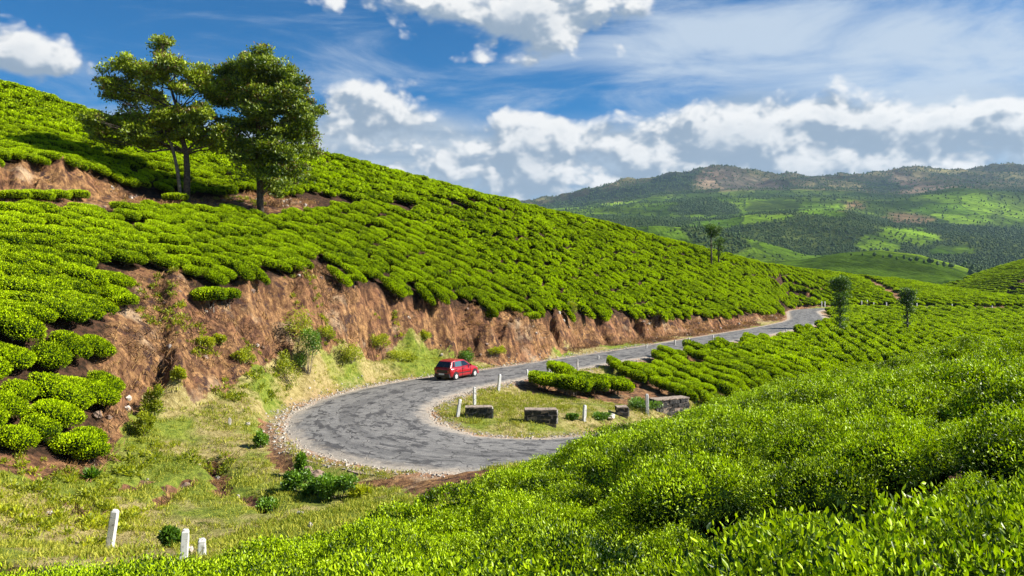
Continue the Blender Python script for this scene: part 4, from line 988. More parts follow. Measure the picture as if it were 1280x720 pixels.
# ------------------------------------------------------------------ guard posts
def mat_post():
    m, T, bs, out = new_mat('whitewashed_stone_post')
    tc = T.node('ShaderNodeTexCoord'); geo = T.node('ShaderNodeNewGeometry')
    n = T.noise(geo.outputs['Position'], 7, 6, .7)
    c = T.mix(T.ramp(n, .50, .66), (0.66, 0.65, 0.62), (0.24, 0.22, 0.20))
    T.l.new(c, bs.inputs[0]); bs.inputs['Roughness'].default_value = .9
    return m
M['post'] = mat_post(); M['concrete'] = simple('weathered_concrete', (0.42, 0.40, 0.37), .9, noise=.4, nscale=9)
def post(u, v, hpx, label, lean=(0, 0), w=.15, dmin=20, mat='post', turn=.5, d=None):
    if d: x, y = P(u, v, d)[:2]; z = gz1(x, y)
    else: x, y, z = ray_ground(u, v, dmin)
    h = max(.45, hpx * y / FPX); mb = MB(); n = 6; ring = []
    secs = [(-.35, 1.08), (0.0, 1.05), (h * .35, 1.0), (h * .7, .97), (h - .06, .93), (h, .60)]
    vs = []; fs = []
    for (zz, k) in secs:
        for (a, b) in ((-1, -.8), (-.8, -1), (.8, -1), (1, -.8), (1, .8), (.8, 1), (-.8, 1), (-1, .8)):
            vs.append((a * w / 2 * k + random.uniform(-.006, .006), b * w / 2 * k + random.uniform(-.006, .006), zz))
    for i in range(len(secs) - 1):
        for k in range(8): fs.append((i * 8 + k, i * 8 + (k + 1) % 8, i * 8 + 8 + (k + 1) % 8, i * 8 + 8 + k))
    fs.append(tuple(range(40, 48))); mb.add(vs, fs)
    o = mb.build('guard_post', M[mat], None, loc=(x, y, z), rot=(math.radians(lean[1]), math.radians(lean[0]), turn))
    tag(o, label, 'post', 'white roadside guard posts'); return o
post(137, 685, 48, 'tall leaning white post standing alone in the lower left grass', (8, 0), .21, turn=.12)
post(229, 706, 41, 'white pointed post at the edge of the foreground tea, lower left', (4, 0), .19, turn=.3)
post(252, 695, 21, 'short white post right of the pointed one, lower left', (1, 0), .2, turn=.3)
post(572, 521, 22, 'leaning grey white post at the tip of the island by the left stone parapet', (9, 0), .17, turn=.4)
post(593, 508, 24, 'upright white post behind the left stone parapet', (0, 0), .17)
post(623, 489, 21, 'white post nearest the red car on the inner road edge', (6, 0), .18)
post(659, 470, 8, 'half hidden white post left of the island tea bushes', (0, 0), .16)
post(686, 466, 12, 'white post rising behind the island tea bushes', (0, 0), .20)
post(722, 464, 15, 'thin grey post at the right end of the island tea bushes', (0, 0), .13, mat='concrete')
post(730, 527, 20, 'white post right of the right stone parapet', (4, 0), .18)
post(809, 519, 26, 'tall white post in front of the dark masonry wall', (-1, 0), .20, turn=.1)
post(905, 487, 11, 'white post showing above the foreground tea brow', (0, 0), .2, d=31)
for u, v, h, t in [(748, 451, 6, 'first'), (808, 437, 6, 'second'), (843.5, 433, 8, 'third'), (861, 429, 7, 'fourth'), (891, 427, 8, 'fifth'), (983, 418, 6, 'sixth'), (1008, 411, 7, 'seventh')]:
    post(u, v, h, t + ' small white post from the island along the upper road', (random.uniform(-5, 5), 0), .15, mat='concrete')
for u, v, h, t in [(1027, 384, 7, 'leftmost'), (1031, 384, 7, 'second'), (1077, 382, 6, 'third'), (1084, 381, 6, 'fourth'), (1092, 383, 5, 'fifth'), (1108, 383, 5, 'sixth'), (1146, 384, 5, 'seventh'), (1190, 385, 5, 'eighth'), (1240, 386, 4, 'rightmost')]:
    post(u, v, h, t + ' tiny white post beside the far road under the ridge', (0, 0), .2, dmin=150)

# ------------------------------------------------------------------ masonry
def mat_stone():
    m, T, bs, out = new_mat('mossy_masonry')
    geo = T.node('ShaderNodeNewGeometry'); n = T.noise(geo.outputs['Position'], 4, 6, .7); n2 = T.noise(geo.outputs['Position'], 11, 4, .7)
    c = T.mix(T.ramp(n, .45, .65), (0.028, 0.027, 0.025), (0.10, 0.09, 0.078)); c = T.mix(T.m('MULTIPLY', T.ramp(n2, .60, .70), .55), c, (0.38, 0.36, 0.32))
    T.l.new(c, bs.inputs[0]); bs.inputs['Roughness'].default_value = .95
    bn = T.node('ShaderNodeBump'); bn.inputs['Strength'].default_value = .8; bn.inputs['Distance'].default_value = .06; T.l.new(n2, bn.inputs['Height']); T.l.new(bn.outputs[0], bs.inputs['Normal'])
    return m
M['stone'] = mat_stone(); M['palestone'] = simple('pale_stone', (0.42, 0.38, 0.32), .95, noise=.45, nscale=7, bump=.6); M['capstone'] = simple('worn_cap', (0.27, 0.21, 0.16), .95, noise=.5, nscale=6, bump=.6)
def stonework(mb, L, W, H, sx, sz, jit=.025, m=0):
    """courses of rough stones round a core"""
    nz = max(1, int(round(H / sz))); nx = max(1, int(round(L / sx)))
    for k in range(nz):
        o = (k % 2) * .5
        edges = [-L / 2] + [-L / 2 + L * (i + o * .9 + random.uniform(-.12, .12)) / nx for i in range(1 if not o else 0, nx) if 0 < (i + o * .9) / nx < .95] + [L / 2]
        for a, b in zip(edges[:-1], edges[1:]):
            mb.box(((a + b) / 2, random.uniform(-.015, .015), (k + .5) * H / nz), (b - a - .025, W + random.uniform(-.03, .03), H / nz - .02), m, jitter=jit)
def parapet(u, v, wpx, hpx, label, W=.7, turn=0.0, dmin=30, endpale=True, d=None, capped=True):
    x, y, z = ray_ground(u, v, dmin) if not d else (*P(u, v, d)[:2], gz1(*P(u, v, d)[:2])); s = y / FPX; L = wpx * s; H = hpx * s
    root = empty('stone_parapet', (x, y + W / 2, z), (0, 0, turn)); tag(root, label, 'stone parapet', 'black masonry parapets on the island')
    mb = MB(); mb.box((0, 0, H / 2 - .15), (L - .06, W - .06, H + .24)); mb.build('core', M['capstone'], root)
    mb = MB(); stonework(mb, L, W, H, .46, .27, .05); st = mb.build('stonework', M['stone'], root); st['kind'] = 'stuff'
    if capped:
        mb = MB()
        k = max(2, int(L / .5))
        for i in range(k): mb.box((-L / 2 + (i + .5) * L / k, 0, H + .035), (L / k - .01, W + .06, .07), jitter=.012)
        mb.build('coping', M['capstone'], root)
    if endpale: mb = MB(); mb.box((L / 2 + .02, 0, H / 2), (.07, W * .96, H * .95), jitter=.02); mb.build('end_face', M['palestone'], root)  # paler facing on the right-hand end only
    return root
parapet(598, 524, 34, 13, 'low black stone parapet, left of the two on the island', .7, .06)
parapet(676, 530, 40, 16, 'higher black stone parapet with flat top, right of the two on the island', .8, .02)
parapet(778, 522, 14, 11, 'small block of black masonry beside the pale boulder', .8, .05)
parapet(838, 520, 50, 20, 'dark masonry wall half hidden behind the foreground tea', .9, .42, endpale=False)
def rock(name, u, v, wpx, hpx, label, mat, dmin=20, seed=1, dpt=.8, group=None, d=None):
    x, y, z = ray_ground(u, v, dmin) if not d else (*P(u, v, d)[:2], gz1(*P(u, v, d)[:2]))
    s = y / FPX; rr = random.Random(seed); vs = []; fs = []; ns, nr = 10, 6
    for j in range(nr + 1):
        ph = PI * j / nr
        for i in range(ns):
            th = 2 * PI * i / ns; k = 1 + rr.uniform(-.18, .18); 
            sx = math.copysign(abs(math.sin(ph) * math.cos(th)) ** .8, math.cos(th)); sy = math.copysign(abs(math.sin(ph) * math.sin(th)) ** .8, math.sin(th)); sz = math.copysign(abs(math.cos(ph)) ** .8, math.cos(ph))
            vs.append((sx * k * wpx * s / 2, sy * k * wpx * s / 2 * dpt, (sz * k * .6 + .4) * hpx * s))
    for j in range(nr):
        for i in range(ns): fs.append((j * ns + i, j * ns + (i + 1) % ns, (j + 1) * ns + (i + 1) % ns, (j + 1) * ns + i))
    mb = MB(); mb.add(vs, fs); o = mb.build(name, M[mat], None, loc=(x, y, z), rot=(0, 0, rr.uniform(0, 3))); tag(o, label, 'rock', group); return o
M['boulder'] = simple('pale_boulder', (0.46, 0.41, 0.35), .95, noise=.35, nscale=4, bump=.7); M['brownrock'] = simple('brown_rock', (0.22, 0.15, 0.11), .95, noise=.4, nscale=4, bump=.7)
rock('boulder', 763, 523, 19, 5, 'flat pale boulder beside the small masonry block', 'boulder', 30, 3, .6)
rock('rock', 384, 591, 12, 8, 'brown rock on the left above the shrubs at the road corner', 'brownrock', 25, 5)
rock('rock', 395, 598, 20, 10, 'larger square brown rock between the dark green shrubs', 'brownrock', 25, 6)
rock('rock', 414, 606, 12, 6, 'low brown rock right of the square one', 'brownrock', 25, 7)
rock('rock', 388, 661, 6, 8, 'small white stone at the brow of the foreground tea', 'boulder', 20, 8)
rock('rock', 375, 644, 9, 5, 'pale stone in the grass near the tea edge', 'boulder', 20, 9)
rock('rock', 298, 623, 5, 4, 'tiny pale stone in the middle of the grass', 'boulder', 20, 10)
rock('rock', 62, 642, 10, 3, 'flat grey stone in the grass at far left', 'boulder', 20, 11)
rock('rock', 287, 531, 4, 9, 'upright yellow marker stone in the grass slope', 'boulder', 25, 12)
rock('rock', 238, 690, 7, 7, 'brownish stone leaning on the pointed white post', 'boulder', 20, 13)
rock('rock', 122, 523, 14, 8, 'reddish rock beside the left terrace', 'brownrock', 25, 14)
rock('rock', 310, 532, 7, 4, 'pale stone at the foot of the bare slope', 'boulder', 25, 15)

# ------------------------------------------------------------------ shrubs and weeds
def shrub(u, v, wpx, hpx, label, mat='shrub', dmin=22, seed=1, leaf=.13, dens=1.0, name='shrub', spike=False, depth=1.0):
    x, y, z = ray_ground(u, v, dmin); s = y / FPX; W = wpx * s; H = hpx * s
    root = empty(name, (x, y, z)); tag(root, label, 'shrub' if name == 'shrub' else 'plant')
    rr = random.Random(seed); blk = []; mb = MB()
    nb = 9 if not spike else 1
    for i in range(nb):
        cx = rr.uniform(-.36, .36) * W; cz = H * rr.uniform(.25, .78); cy = rr.uniform(-.3, .3) * W * depth; r = W * rr.uniform(.16, .27)
        n = int(170 * dens); dirs = RNG.normal(0, 1, (n, 3)); dirs /= np.linalg.norm(dirs, axis=1, keepdims=True)
        if spike: pts = np.zeros((n, 3)) + np.array([0, 0, .05]); dirs[:, 2] = np.abs(dirs[:, 2]) * .9 + .15
        else: pts = np.array([cx, cy, cz]) + dirs * (r * RNG.uniform(.3, 1.1, n))[:, None] * np.array([1, 1, min(1.4, H / W * 1.3)]); pts[:, 2] = np.maximum(pts[:, 2], .02)
        tn = np.clip(RNG.normal(.45, .2, n) + .2 * dirs[:, 2], 0, 1)
        blk.append((*leaf_cloud(pts, dirs, leaf if not spike else H * .8, .5 if not spike else .16, spike, tn, .3, .6 if not spike else .12), 0))
        mb.tube([(cx * .2, cy * .2, -.1), (cx * .6, cy * .6, cz * .5), (cx, cy, cz)], [.02, .015, .008], 4, cap=False)
    V, Q, Tt, tone, old, mi = merge(blk); link('foliage', mesh_np('foliage', V, Q, Tt, mats=[M[mat]], mi=mi, attrs=dict(tone=tone, old=old)), root)
    if not spike: mb.build('stem', M['stem'], root)
    return root
shrub(361, 480, 36, 44, 'yellow green bush at the foot of the bank left of the bend', 'weed', seed=1)
shrub(385, 468, 34, 62, 'tall dark green bush leaning on the bank beside the yellow one', 'shrub', seed=2, dens=1.4)
shrub(372, 432, 44, 44, 'dull olive bush high on the bank above the yellow bush', 'weed', seed=3)
shrub(190, 525, 26, 50, 'tall yellow green weed bush in the gully right of the terrace', 'weed', seed=4, dens=1.4)
shrub(180, 545, 22, 30, 'smaller yellow weed clump under the tall gully bush', 'weed', seed=5)
shrub(257, 440, 22, 18, 'small green weed clump in the middle of the bare slope', 'weed', seed=6)
shrub(305, 455, 26, 18, 'green weed clump lower on the bare slope', 'weed', seed=7)
shrub(276, 432, 16, 12, 'little weed clump between two others on the bare slope', 'weed', seed=8)
shrub(440, 455, 40, 24, 'yellow weeds on the bank left of the car', 'weed', seed=9)
shrub(470, 440, 30, 18, 'dull weeds half way up the bank left of the car', 'weed', seed=10)
shrub(370, 614, 34, 24, 'dark green shrub left of the brown rocks', 'shrub', seed=11, dens=1.6)
shrub(423, 622, 46, 30, 'dark green shrub right of the brown rocks', 'shrub', seed=12, dens=2.0)
shrub(395, 618, 30, 18, 'shrub directly under the brown rocks', 'shrub', seed=13, dens=1.3)
shrub(450, 624, 24, 16, 'dry brownish shrub at the right end of the rocks', 'weed', seed=14)
shrub(373, 590, 16, 22, 'thin dark shrub above the rocks', 'shrub', seed=15)
shrub(327, 560, 16, 22, 'small bright green shrub on the grass mound', 'shrub', seed=16)
shrub(213, 684, 24, 22, 'dark leafy shrub behind the pointed white post', 'shrub', seed=17, dens=1.5)
shrub(114, 600, 24, 18, 'spiky green plant at the foot of the left terrace', 'shrub', seed=18, name='spiky_plant', spike=True)
shrub(716, 525, 16, 7, 'low dark green clump left of the post on the island', 'shrub', seed=19, dmin=35)
shrub(752, 523, 22, 6, 'low green clump right of the post on the island', 'shrub', seed=20, dmin=35)
shrub(806, 512, 44, 14, 'green hedge growing behind the dark masonry', 'shrub', seed=21, dmin=40, dens=1.5)
shrub(580, 452, 22, 12, 'dark weeds at the roadside bank just above the car', 'shrub', seed=22, dmin=50)
shrub(620, 449, 24, 12, 'green weeds at the roadside right of the car', 'weed', seed=23, dmin=50)
shrub(715, 398, 14, 16, 'green shrub at the tea edge above the cut bank', 'weed', seed=24, dmin=60)
shrub(335, 640, 30, 14, 'dark tuft on the ditch edge in the grass', 'shrub', seed=25)
shrub(500, 452, 34, 14, 'yellowish weeds along the verge behind the bend', 'weed', seed=26)
shrub(405, 425, 22, 18, 'small weed bush high on the bank', 'weed', seed=27)
shrub(225, 478, 16, 16, 'weed on the bare slope above the gully bush', 'weed', seed=28)
shrub(530, 430, 16, 12, 'isolated weed in the middle of the cut bank', 'weed', seed=29, dmin=50)

# ------------------------------------------------------------------ grass and dry scrub
def tuft(name, n, hgt, spread, width, mat, seed, lean=.5):
    rng = np.random.default_rng(seed); b = np.concatenate([rng.normal(0, spread, (n, 2)), np.zeros((n, 1))], 1)
    d = np.stack([rng.normal(0, lean, n), rng.normal(0, lean, n), np.ones(n)], -1); d /= np.linalg.norm(d, axis=1, keepdims=True)
    h = hgt * rng.uniform(.5, 1.2, n)[:, None]; s = np.stack([-d[:, 1], d[:, 0], np.zeros(n)], -1) + rng.normal(0, .5, (n, 3)); s /= np.linalg.norm(s, axis=1, keepdims=True)
    bend = np.array([0, 0, -1]) * h * .18
    vs = np.stack([b - s * width / 2, b + s * width / 2, b + d * h * .6 + s * width / 3, b + d * h * .6 - s * width / 3, b + d * h + bend], 1).reshape(-1, 3)
    base = (np.arange(n) * 5)[:, None]
    return mesh_np(name, vs, base + np.array([0, 1, 2, 3]), base + np.array([3, 2, 4]), mats=[mat], attrs=dict(tone=np.repeat(rng.uniform(0, 1, n), 5), old=np.zeros(n * 5)))
def scatter_cover(name, label, cat, meshes, n, region, weight, smin, smax, seed, sink=.0):
    rng = np.random.default_rng(seed); x = rng.uniform(region[0], region[1], n); y = rng.uniform(region[2], region[3], n)
    w = weight(x, y); k = rng.random(n) < w; x, y = x[k], y[k]; z = GZ(x, y)
    srcs = []
    for i, me in enumerate(meshes):
        o = link(name + '_clump', me, None, (x[i], y[i], z[i])); tag(o, label.replace('covering', 'clump on'), cat, kind='stuff'); srcs.append(o)
    x, y, z = x[len(meshes):], y[len(meshes):], z[len(meshes):]; m = len(x)
    rot = np.stack([rng.normal(0, .15, m), rng.normal(0, .15, m), rng.uniform(0, 6.28, m)], -1); s = rng.uniform(smin, smax, m)
    print(name, m)
    return gn_scatter(name, np.stack([x, y, z - sink], -1), rot, np.stack([s, s, s], -1), rng.integers(0, len(meshes), m), srcs, label=label, cat=cat)
GRS = TGRASS.astype(float)
def w_grass(x, y):
    g = interp_grid(GRS, x, y); dr = sample(DR, x, y); wr = sample(WR, x, y); z = GZ(x, y)
    fz = y < np.interp(x, [r[0] for r in EDGE], [r[1] for r in EDGE]) + 1.6
    return np.clip(g * 1.3 - .3, 0, 1) * (dr > wr + np.where(side_far(x, y) & (x < -5) & (y < 52), 1.5, .6) + .7 * vnoise(x * .8, y * .8, 5)) * (~fz) * np.clip(.65 + 1.6 * vnoise(x * .5, y * .5, 12) + vnoise(x * 1.7, y * 1.7, 15), .12, 1)
scatter_cover('grass', 'short yellow green grass covering the slopes beside the bend', 'grass', [tuft('grass_tuft', 16, .13, .13, .022, M['grass'], s, .55) for s in (1, 2, 3)] + [tuft('grass_tuft', 12, .20, .10, .028, M['grass'], 4, .4)],
              100000, (-26, 26, 13, 74), w_grass, .6, 1.5, 5)
def w_bank(x, y):
    g = interp_grid(GRS, x, y); t = interp_grid(TTEA, x, y); h = side_far(x, y); dr = sample(DR, x, y); wr = sample(WR, x, y); u, v = proj(x, y, GZ(x, y))
    return (1 - g) * (t < .3) * h * (dr > wr + 1.2) * (y < np.interp(x, [r[0] for r in BANK], [r[1] for r in BANK]) + 30) * (v > 196) * np.clip(.5 + 1.8 * vnoise(x * .45, y * .45, 19), .05, 1)
scatter_cover('dry_grass', 'bleached dry grass covering the bare earth banks', 'dry grass', [tuft('dry_tuft', 14, .22, .14, .022, M['dry'], s, .9) for s in (11, 12, 13)], 110000, (-45, 58, 27, 160), w_bank, .6, 2.3, 6)
scatter_cover('withered_scrub', 'dark withered twigs covering the cut bank', 'scrub', [tuft('scrub_tuft', 16, .34, .22, .02, M['scrub'], s, .9) for s in (21, 22)], 90000, (-45, 58, 27, 160), lambda x, y: w_bank(x, y) * (vnoise(x * .3, y * .3, 33) > .0), .8, 2.6, 7)
def w_weed(x, y):
    g = interp_grid(GRS, x, y); dr = sample(DR, x, y); z = GZ(x, y); fz = y < np.interp(x, [r[0] for r in EDGE], [r[1] for r in EDGE]) + 1.6
    return np.clip(1 - abs(g - .5) * 1.1, 0, 1) * (interp_grid(TTEA, x, y) < .3) * (dr > 5.4) * (~fz) * side_far(x, y) * (vnoise(x * .4, y * .4, 55) > .12) * (y < 72)
WEEDM = []
for s_ in (1, 2):
    n_ = 60; dd_ = RNG.normal(0, 1, (n_, 3)); dd_[:, 2] = abs(dd_[:, 2]); dd_ /= np.linalg.norm(dd_, axis=1, keepdims=True)
    v_, q_, t_, tn_, ol_ = leaf_cloud(dd_ * RNG.uniform(.05, .22, n_)[:, None], dd_, .12, .45, False, np.clip(RNG.normal(.4, .25, n_), 0, 1), .3, .6)
    WEEDM.append(mesh_np('weed_tuft', v_, q_, t_, mats=[M['weed']], attrs=dict(tone=tn_, old=ol_)))
scatter_cover('weeds', 'low leafy weeds covering the foot of the banks', 'weeds', WEEDM, 16000, (-30, 20, 24, 74), w_weed, .5, 1.6, 8)
# loose stones along the asphalt's edge
peb = []
for s_ in range(3):
    mb = MB(); mb.box((0, 0, .02), (.10, .08, .05), jitter=.018, taper=.7); peb.append(mb.mesh('pebble', M['palestone']))
def w_peb(x, y):
    d = sample(DR, x, y) - sample(WR, x, y); return np.clip(1 - abs(d - .5) / .9, 0, 1) * (GZ(x, y) < -6) 
scatter_cover('gravel', 'loose pale gravel covering the road shoulders', 'gravel', peb, 60000, (-16, 20, 32, 90), w_peb, .35, 1.3, 9)

clod = []
for s_ in range(3):
    mb = MB(); rr = random.Random(s_ + 40)
    ring = []
    vs = [(0, 0, .16)] + [(math.cos(k * PI / 3) * rr.uniform(.10, .2), math.sin(k * PI / 3) * rr.uniform(.10, .2), rr.uniform(.02, .12)) for k in range(6)] + [(math.cos(k * PI / 3) * .12, math.sin(k * PI / 3) * .12, -.06) for k in range(6)]
    mb.add(vs, [(0, 1 + k, 1 + (k + 1) % 6) for k in range(6)] + [(1 + k, 7 + k, 7 + (k + 1) % 6, 1 + (k + 1) % 6) for k in range(6)]); clod.append(mb.mesh('clod', M['brownrock'] if s_ < 2 else M['boulder']))
scatter_cover('rubble', 'crumbled stones and clods covering the cut bank', 'rubble', clod, 26000, (-45, 58, 27, 160), lambda x, y: w_bank(x, y) * (vnoise(x * .5, y * .5, 61) > .0), .3, 1.5, 10, .03)

# ------------------------------------------------------------------ the red car
def build_car():
    M['paint'] = simple('dark_red_paint', (0.34, 0.005, 0.009), .28, spec=.5, coat=.8, noise=.12, nscale=1.5)
    M['glass'] = simple('tinted_glass', (0.010, 0.013, 0.015), .06, spec=.8); M['sideglass'] = simple('side_glass', (0.06, 0.12, 0.14), .05, spec=.9)
    M['trim'] = simple('black_trim', (0.015, 0.014, 0.014), .5); M['rubber'] = simple('tyre_rubber', (0.014, 0.014, 0.014), .85); M['cover'] = simple('silver_wheel_cover', (0.62, 0.61, 0.58), .4, .2)
    M['lamp'] = simple('red_lamp_lens', (0.25, 0.008, 0.008), .2); M['clear'] = simple('clear_lamp_lens', (0.65, 0.65, 0.62), .1); M['plate'] = simple('number_plate_white', (0.72, 0.72, 0.68), .5)
    M['interior'] = simple('car_interior', (0.05, 0.045, 0.04), .9)
    ang = math.atan2(.84, .54); root = empty('car', (-4.15, 60.3, -7.965), (0, 0, ang))
    tag(root, 'dark red five door hatchback driving away up the road past the bend', 'car')
    # x forward, y left, z up
    st = [(-1.83, .32, .70, .62), (-1.80, .24, .84, .72), (-1.62, .20, .92, .785), (-1.25, .19, .94, .80), (-.6, .18, .94, .81), (.2, .18, .93, .81), (.85, .18, .92, .80), (1.15, .19, .88, .79), (1.5, .20, .80, .765), (1.74, .24, .70, .71), (1.84, .33, .58, .60)]
    mb = MB(); vs = []; fs = []; K = 14
    for (x, zb, zt, hw) in st:
        h = zt - zb
        prof = [(0, 0), (.80, 0), (.95, .06), (1.0, .22), (1.0, .50), (.985, .78), (.93, .95), (.80, 1.0), (0, 1.0)]
        full = [(a, b) for a, b in prof] + [(-a, b) for a, b in prof[-2:0:-1]]
        for a, b in full: vs.append((x, a * hw, zb + b * h + (.025 * (1 - abs(a)) if b == 1.0 else 0)))
    K = 16
    for i in range(len(st) - 1):
        for k in range(K): fs.append((i * K + k, (i + 1) * K + k, (i + 1) * K + (k + 1) % K, i * K + (k + 1) % K))
    fs.append(tuple(range(K))); fs.append(tuple((len(st) - 1) * K + k for k in range(K))[::-1]); mb.add(vs, fs)
    body = mb.build('body', M['paint'], root, smooth=True)
    # cabin
    B = [(-1.77, .90, .72), (-1.30, .93, .745), (.35, .93, .75), (.98, .90, .70)]      # belt line x, z, half width
    R = [(-1.42, 1.38, .57), (-1.05, 1.435, .60), (-.10, 1.44, .60), (.10, 1.40, .58)]   # roof line
    mb = MB(); vs = []; fs = []
    for L in (B, R):
        for x, z, w in L: vs += [(x, w, z), (x, -w, z)]
    for i in range(3):
        a, b = 2 * i, 2 * (i + 1)
        fs += [(a, 8 + a, 8 + b, b), (a + 1, b + 1, 8 + b + 1, 8 + a + 1), (8 + a, 8 + a + 1, 8 + b + 1, 8 + b)]
    fs += [(0, 1, 9, 8), (6, 14, 15, 7)]
    mb.add(vs, fs); cab = mb.build('roof', M['paint'], root)
    bv = cab.modifiers.new('bevel', 'BEVEL'); bv.width = .05; bv.segments = 3
    def quad(name, pts, mat, off, parent=root, frame=None, inset=0.0):
        p = [Vector(q) for q in pts]; n = (p[1] - p[0]).cross(p[3] - p[0]).normalized(); c = sum(p, Vector()) / 4
        mb = MB(); o = [q + n * off for q in p]; i = [q - n * .02 for q in p]
        mb.add(o + i, [(0, 1, 2, 3), (4, 7, 6, 5), (0, 4, 5, 1), (1, 5, 6, 2), (2, 6, 7, 3), (3, 7, 4, 0)]); return mb.build(name, mat, parent)
    lerp = lambda a, b, t: tuple(a[i] + (b[i] - a[i]) * t for i in range(3))
    def sidept(x, t, sgn):
        bz = np.interp(x, [q[0] for q in B], [q[1] for q in B]); bw = np.interp(x, [q[0] for q in B], [q[2] for q in B]); rz = 1.42; rw = .595
        return (x, sgn * (bw + (rw - bw) * t), bz + (rz - bz) * t)
    for sgn in (1, -1):
        def win(name, xa, xb, xc, xd, mat):
            pts = [sidept(xa, .10, sgn), sidept(xb, .10, sgn), sidept(xc, .84, sgn), sidept(xd, .84, sgn)]
            pts = [(x, y + sgn * .012, z) for x, y, z in pts]
            if sgn > 0: pts = pts[::-1]
            return quad(name, pts, mat, .004)
        win('side_window', -1.50, -1.28, -1.18, -1.30, M['glass']); win('side_window', -1.22, -.42, -.42, -1.12, M['sideglass']); win('side_window', -.34, .62, .02, -.34, M['glass'])
        quad('pillar', [(x, y + sgn * .016, z) for x, y, z in ([sidept(-.415, .08, sgn), sidept(-.345, .08, sgn), sidept(-.345, .86, sgn), sidept(-.415, .86, sgn)][::(1 if sgn < 0 else -1)])], M['trim'], .003)
        for x0, x1 in ((-1.22, -.40), (-.37, .62)):           # doors: shut lines and rubbing strip
            mb = MB()
            for xx in (x0, x1): mb.box((xx, sgn * .812, .56), (.012, .012, .66))
            mb.box(((x0 + x1) / 2, sgn * .812, .245), (x1 - x0, .012, .012)); d = mb.build('door', M['trim'], root)
            mb = MB(); mb.box((x0 + .14, sgn * .822, .83), (.13, .03, .03)); mb.build('handle', M['trim'], d)
        mb = MB(); mb.box((-.3, sgn * .815, .50), (1.9, .025, .06)); mb.build('side_strip', M['trim'], root)
        mb = MB(); mb.box((.52, sgn * .90, .99), (.10, .18, .12), taper=.8); mb.build('wing_mirror', M['paint'], root)
        mb = MB(); mb.box((-1.775, sgn * .66, .80), (.10, .17, .24), taper=.9); mb.build('tail_lamp', M['lamp'], root)
        mb = MB(); mb.box((1.72, sgn * .52, .66), (.14, .26, .13), taper=.8); mb.build('headlight', M['clear'], root)
        for wx in (-1.19, 1.17):
            mb = MB(); n = 20                                   # arch lip and dark well
            vs = [(wx, sgn * .817, .29)] + [(wx + math.cos(2 * PI * k / n) * .335, sgn * .817, .30 + math.sin(2 * PI * k / n) * .335) for k in range(n)]
            vs2 = [(x, sgn * .70, z) for x, y, z in vs]
            mb.add(vs + vs2, [(0, 1 + k, 1 + (k + 1) % n) for k in range(n)] + [(1 + k, n + 2 + k, n + 2 + (k + 1) % n, 1 + (k + 1) % n) for k in range(n)]); mb.build('wheel_arch', M['trim'], root)
            w = empty('wheel', (wx, sgn * .74, .275)); w.parent = root
            mb = MB(); prof = [(.17, -.09), (.255, -.09), (.275, -.06), (.275, .06), (.255, .09), (.17, .09)]; vs = []; fs = []
            for k in range(n):
                a = 2 * PI * k / n
                for r, t in prof: vs.append((math.cos(a) * r, t * 1.0 + sgn * .02, math.sin(a) * r))
            for k in range(n):
                for j in range(5): fs.append((k * 6 + j, k * 6 + j + 1, ((k + 1) % n) * 6 + j + 1, ((k + 1) % n) * 6 + j))
            mb.add(vs, fs); mb.build('tyre', M['rubber'], w, smooth=True)
            mb = MB(); vs = [(0, sgn * .125, 0)] + [(math.cos(2 * PI * k / n) * .10, sgn * .12, math.sin(2 * PI * k / n) * .10) for k in range(n)] + [(math.cos(2 * PI * k / n) * .20, sgn * .105, math.sin(2 * PI * k / n) * .20) for k in range(n)]
            mb.add(vs, [(0, 1 + k, 1 + (k + 1) % n) for k in range(n)] + [(1 + k, n + 1 + k, n + 1 + (k + 1) % n, 1 + (k + 1) % n) for k in range(n)])
            for k in range(6): a = 2 * PI * k / 6; mb.box((math.cos(a) * .15, sgn * .118, math.sin(a) * .15), (.035, .01, .035), 1)
            mb.build('rim', [M['cover'], M['trim']], w)
    quad('rear_window', [(-1.755, .62, .95), (-1.755, -.62, .95), (-1.475, -.52, 1.33), (-1.475, .52, 1.33)], M['glass'], .03)
    quad('windscreen', [(.955, -.64, .95), (.955, .64, .95), (.17, .53, 1.36), (.17, -.53, 1.36)], M['glass'], .02)
    mb = MB(); mb.box((-1.80, 0, .36), (.16, 1.48, .26), taper=.92); rb = mb.build('rear_bumper', M['trim'], root); rb.modifiers.new('b', 'BEVEL').width = .03
    mb = MB(); mb.box((1.80, 0, .34), (.16, 1.40, .22), taper=.92); mb.build('front_bumper', M['paint'], root)
    mb = MB(); mb.box((-1.895, 0, .47), (.015, .50, .12)); mb.build('number_plate', M['plate'], root)
    mb = MB(); mb.box((-1.835, 0, .66), (.03, 1.0, .22), taper=.96); mb.build('tailgate_panel', M['trim'], root)
    mb = MB(); mb.tube([(-1.78, -.1, 1.0), (-1.66, -.12, 1.12), (-1.60, .2, 1.20)], .008, 4); mb.build('wiper', M['trim'], root)
    mb = MB(); mb.tube([(-.05, .3, 1.43), (-.25, .3, 1.72)], .006, 4); mb.build('aerial', M['trim'], root)
build_car()

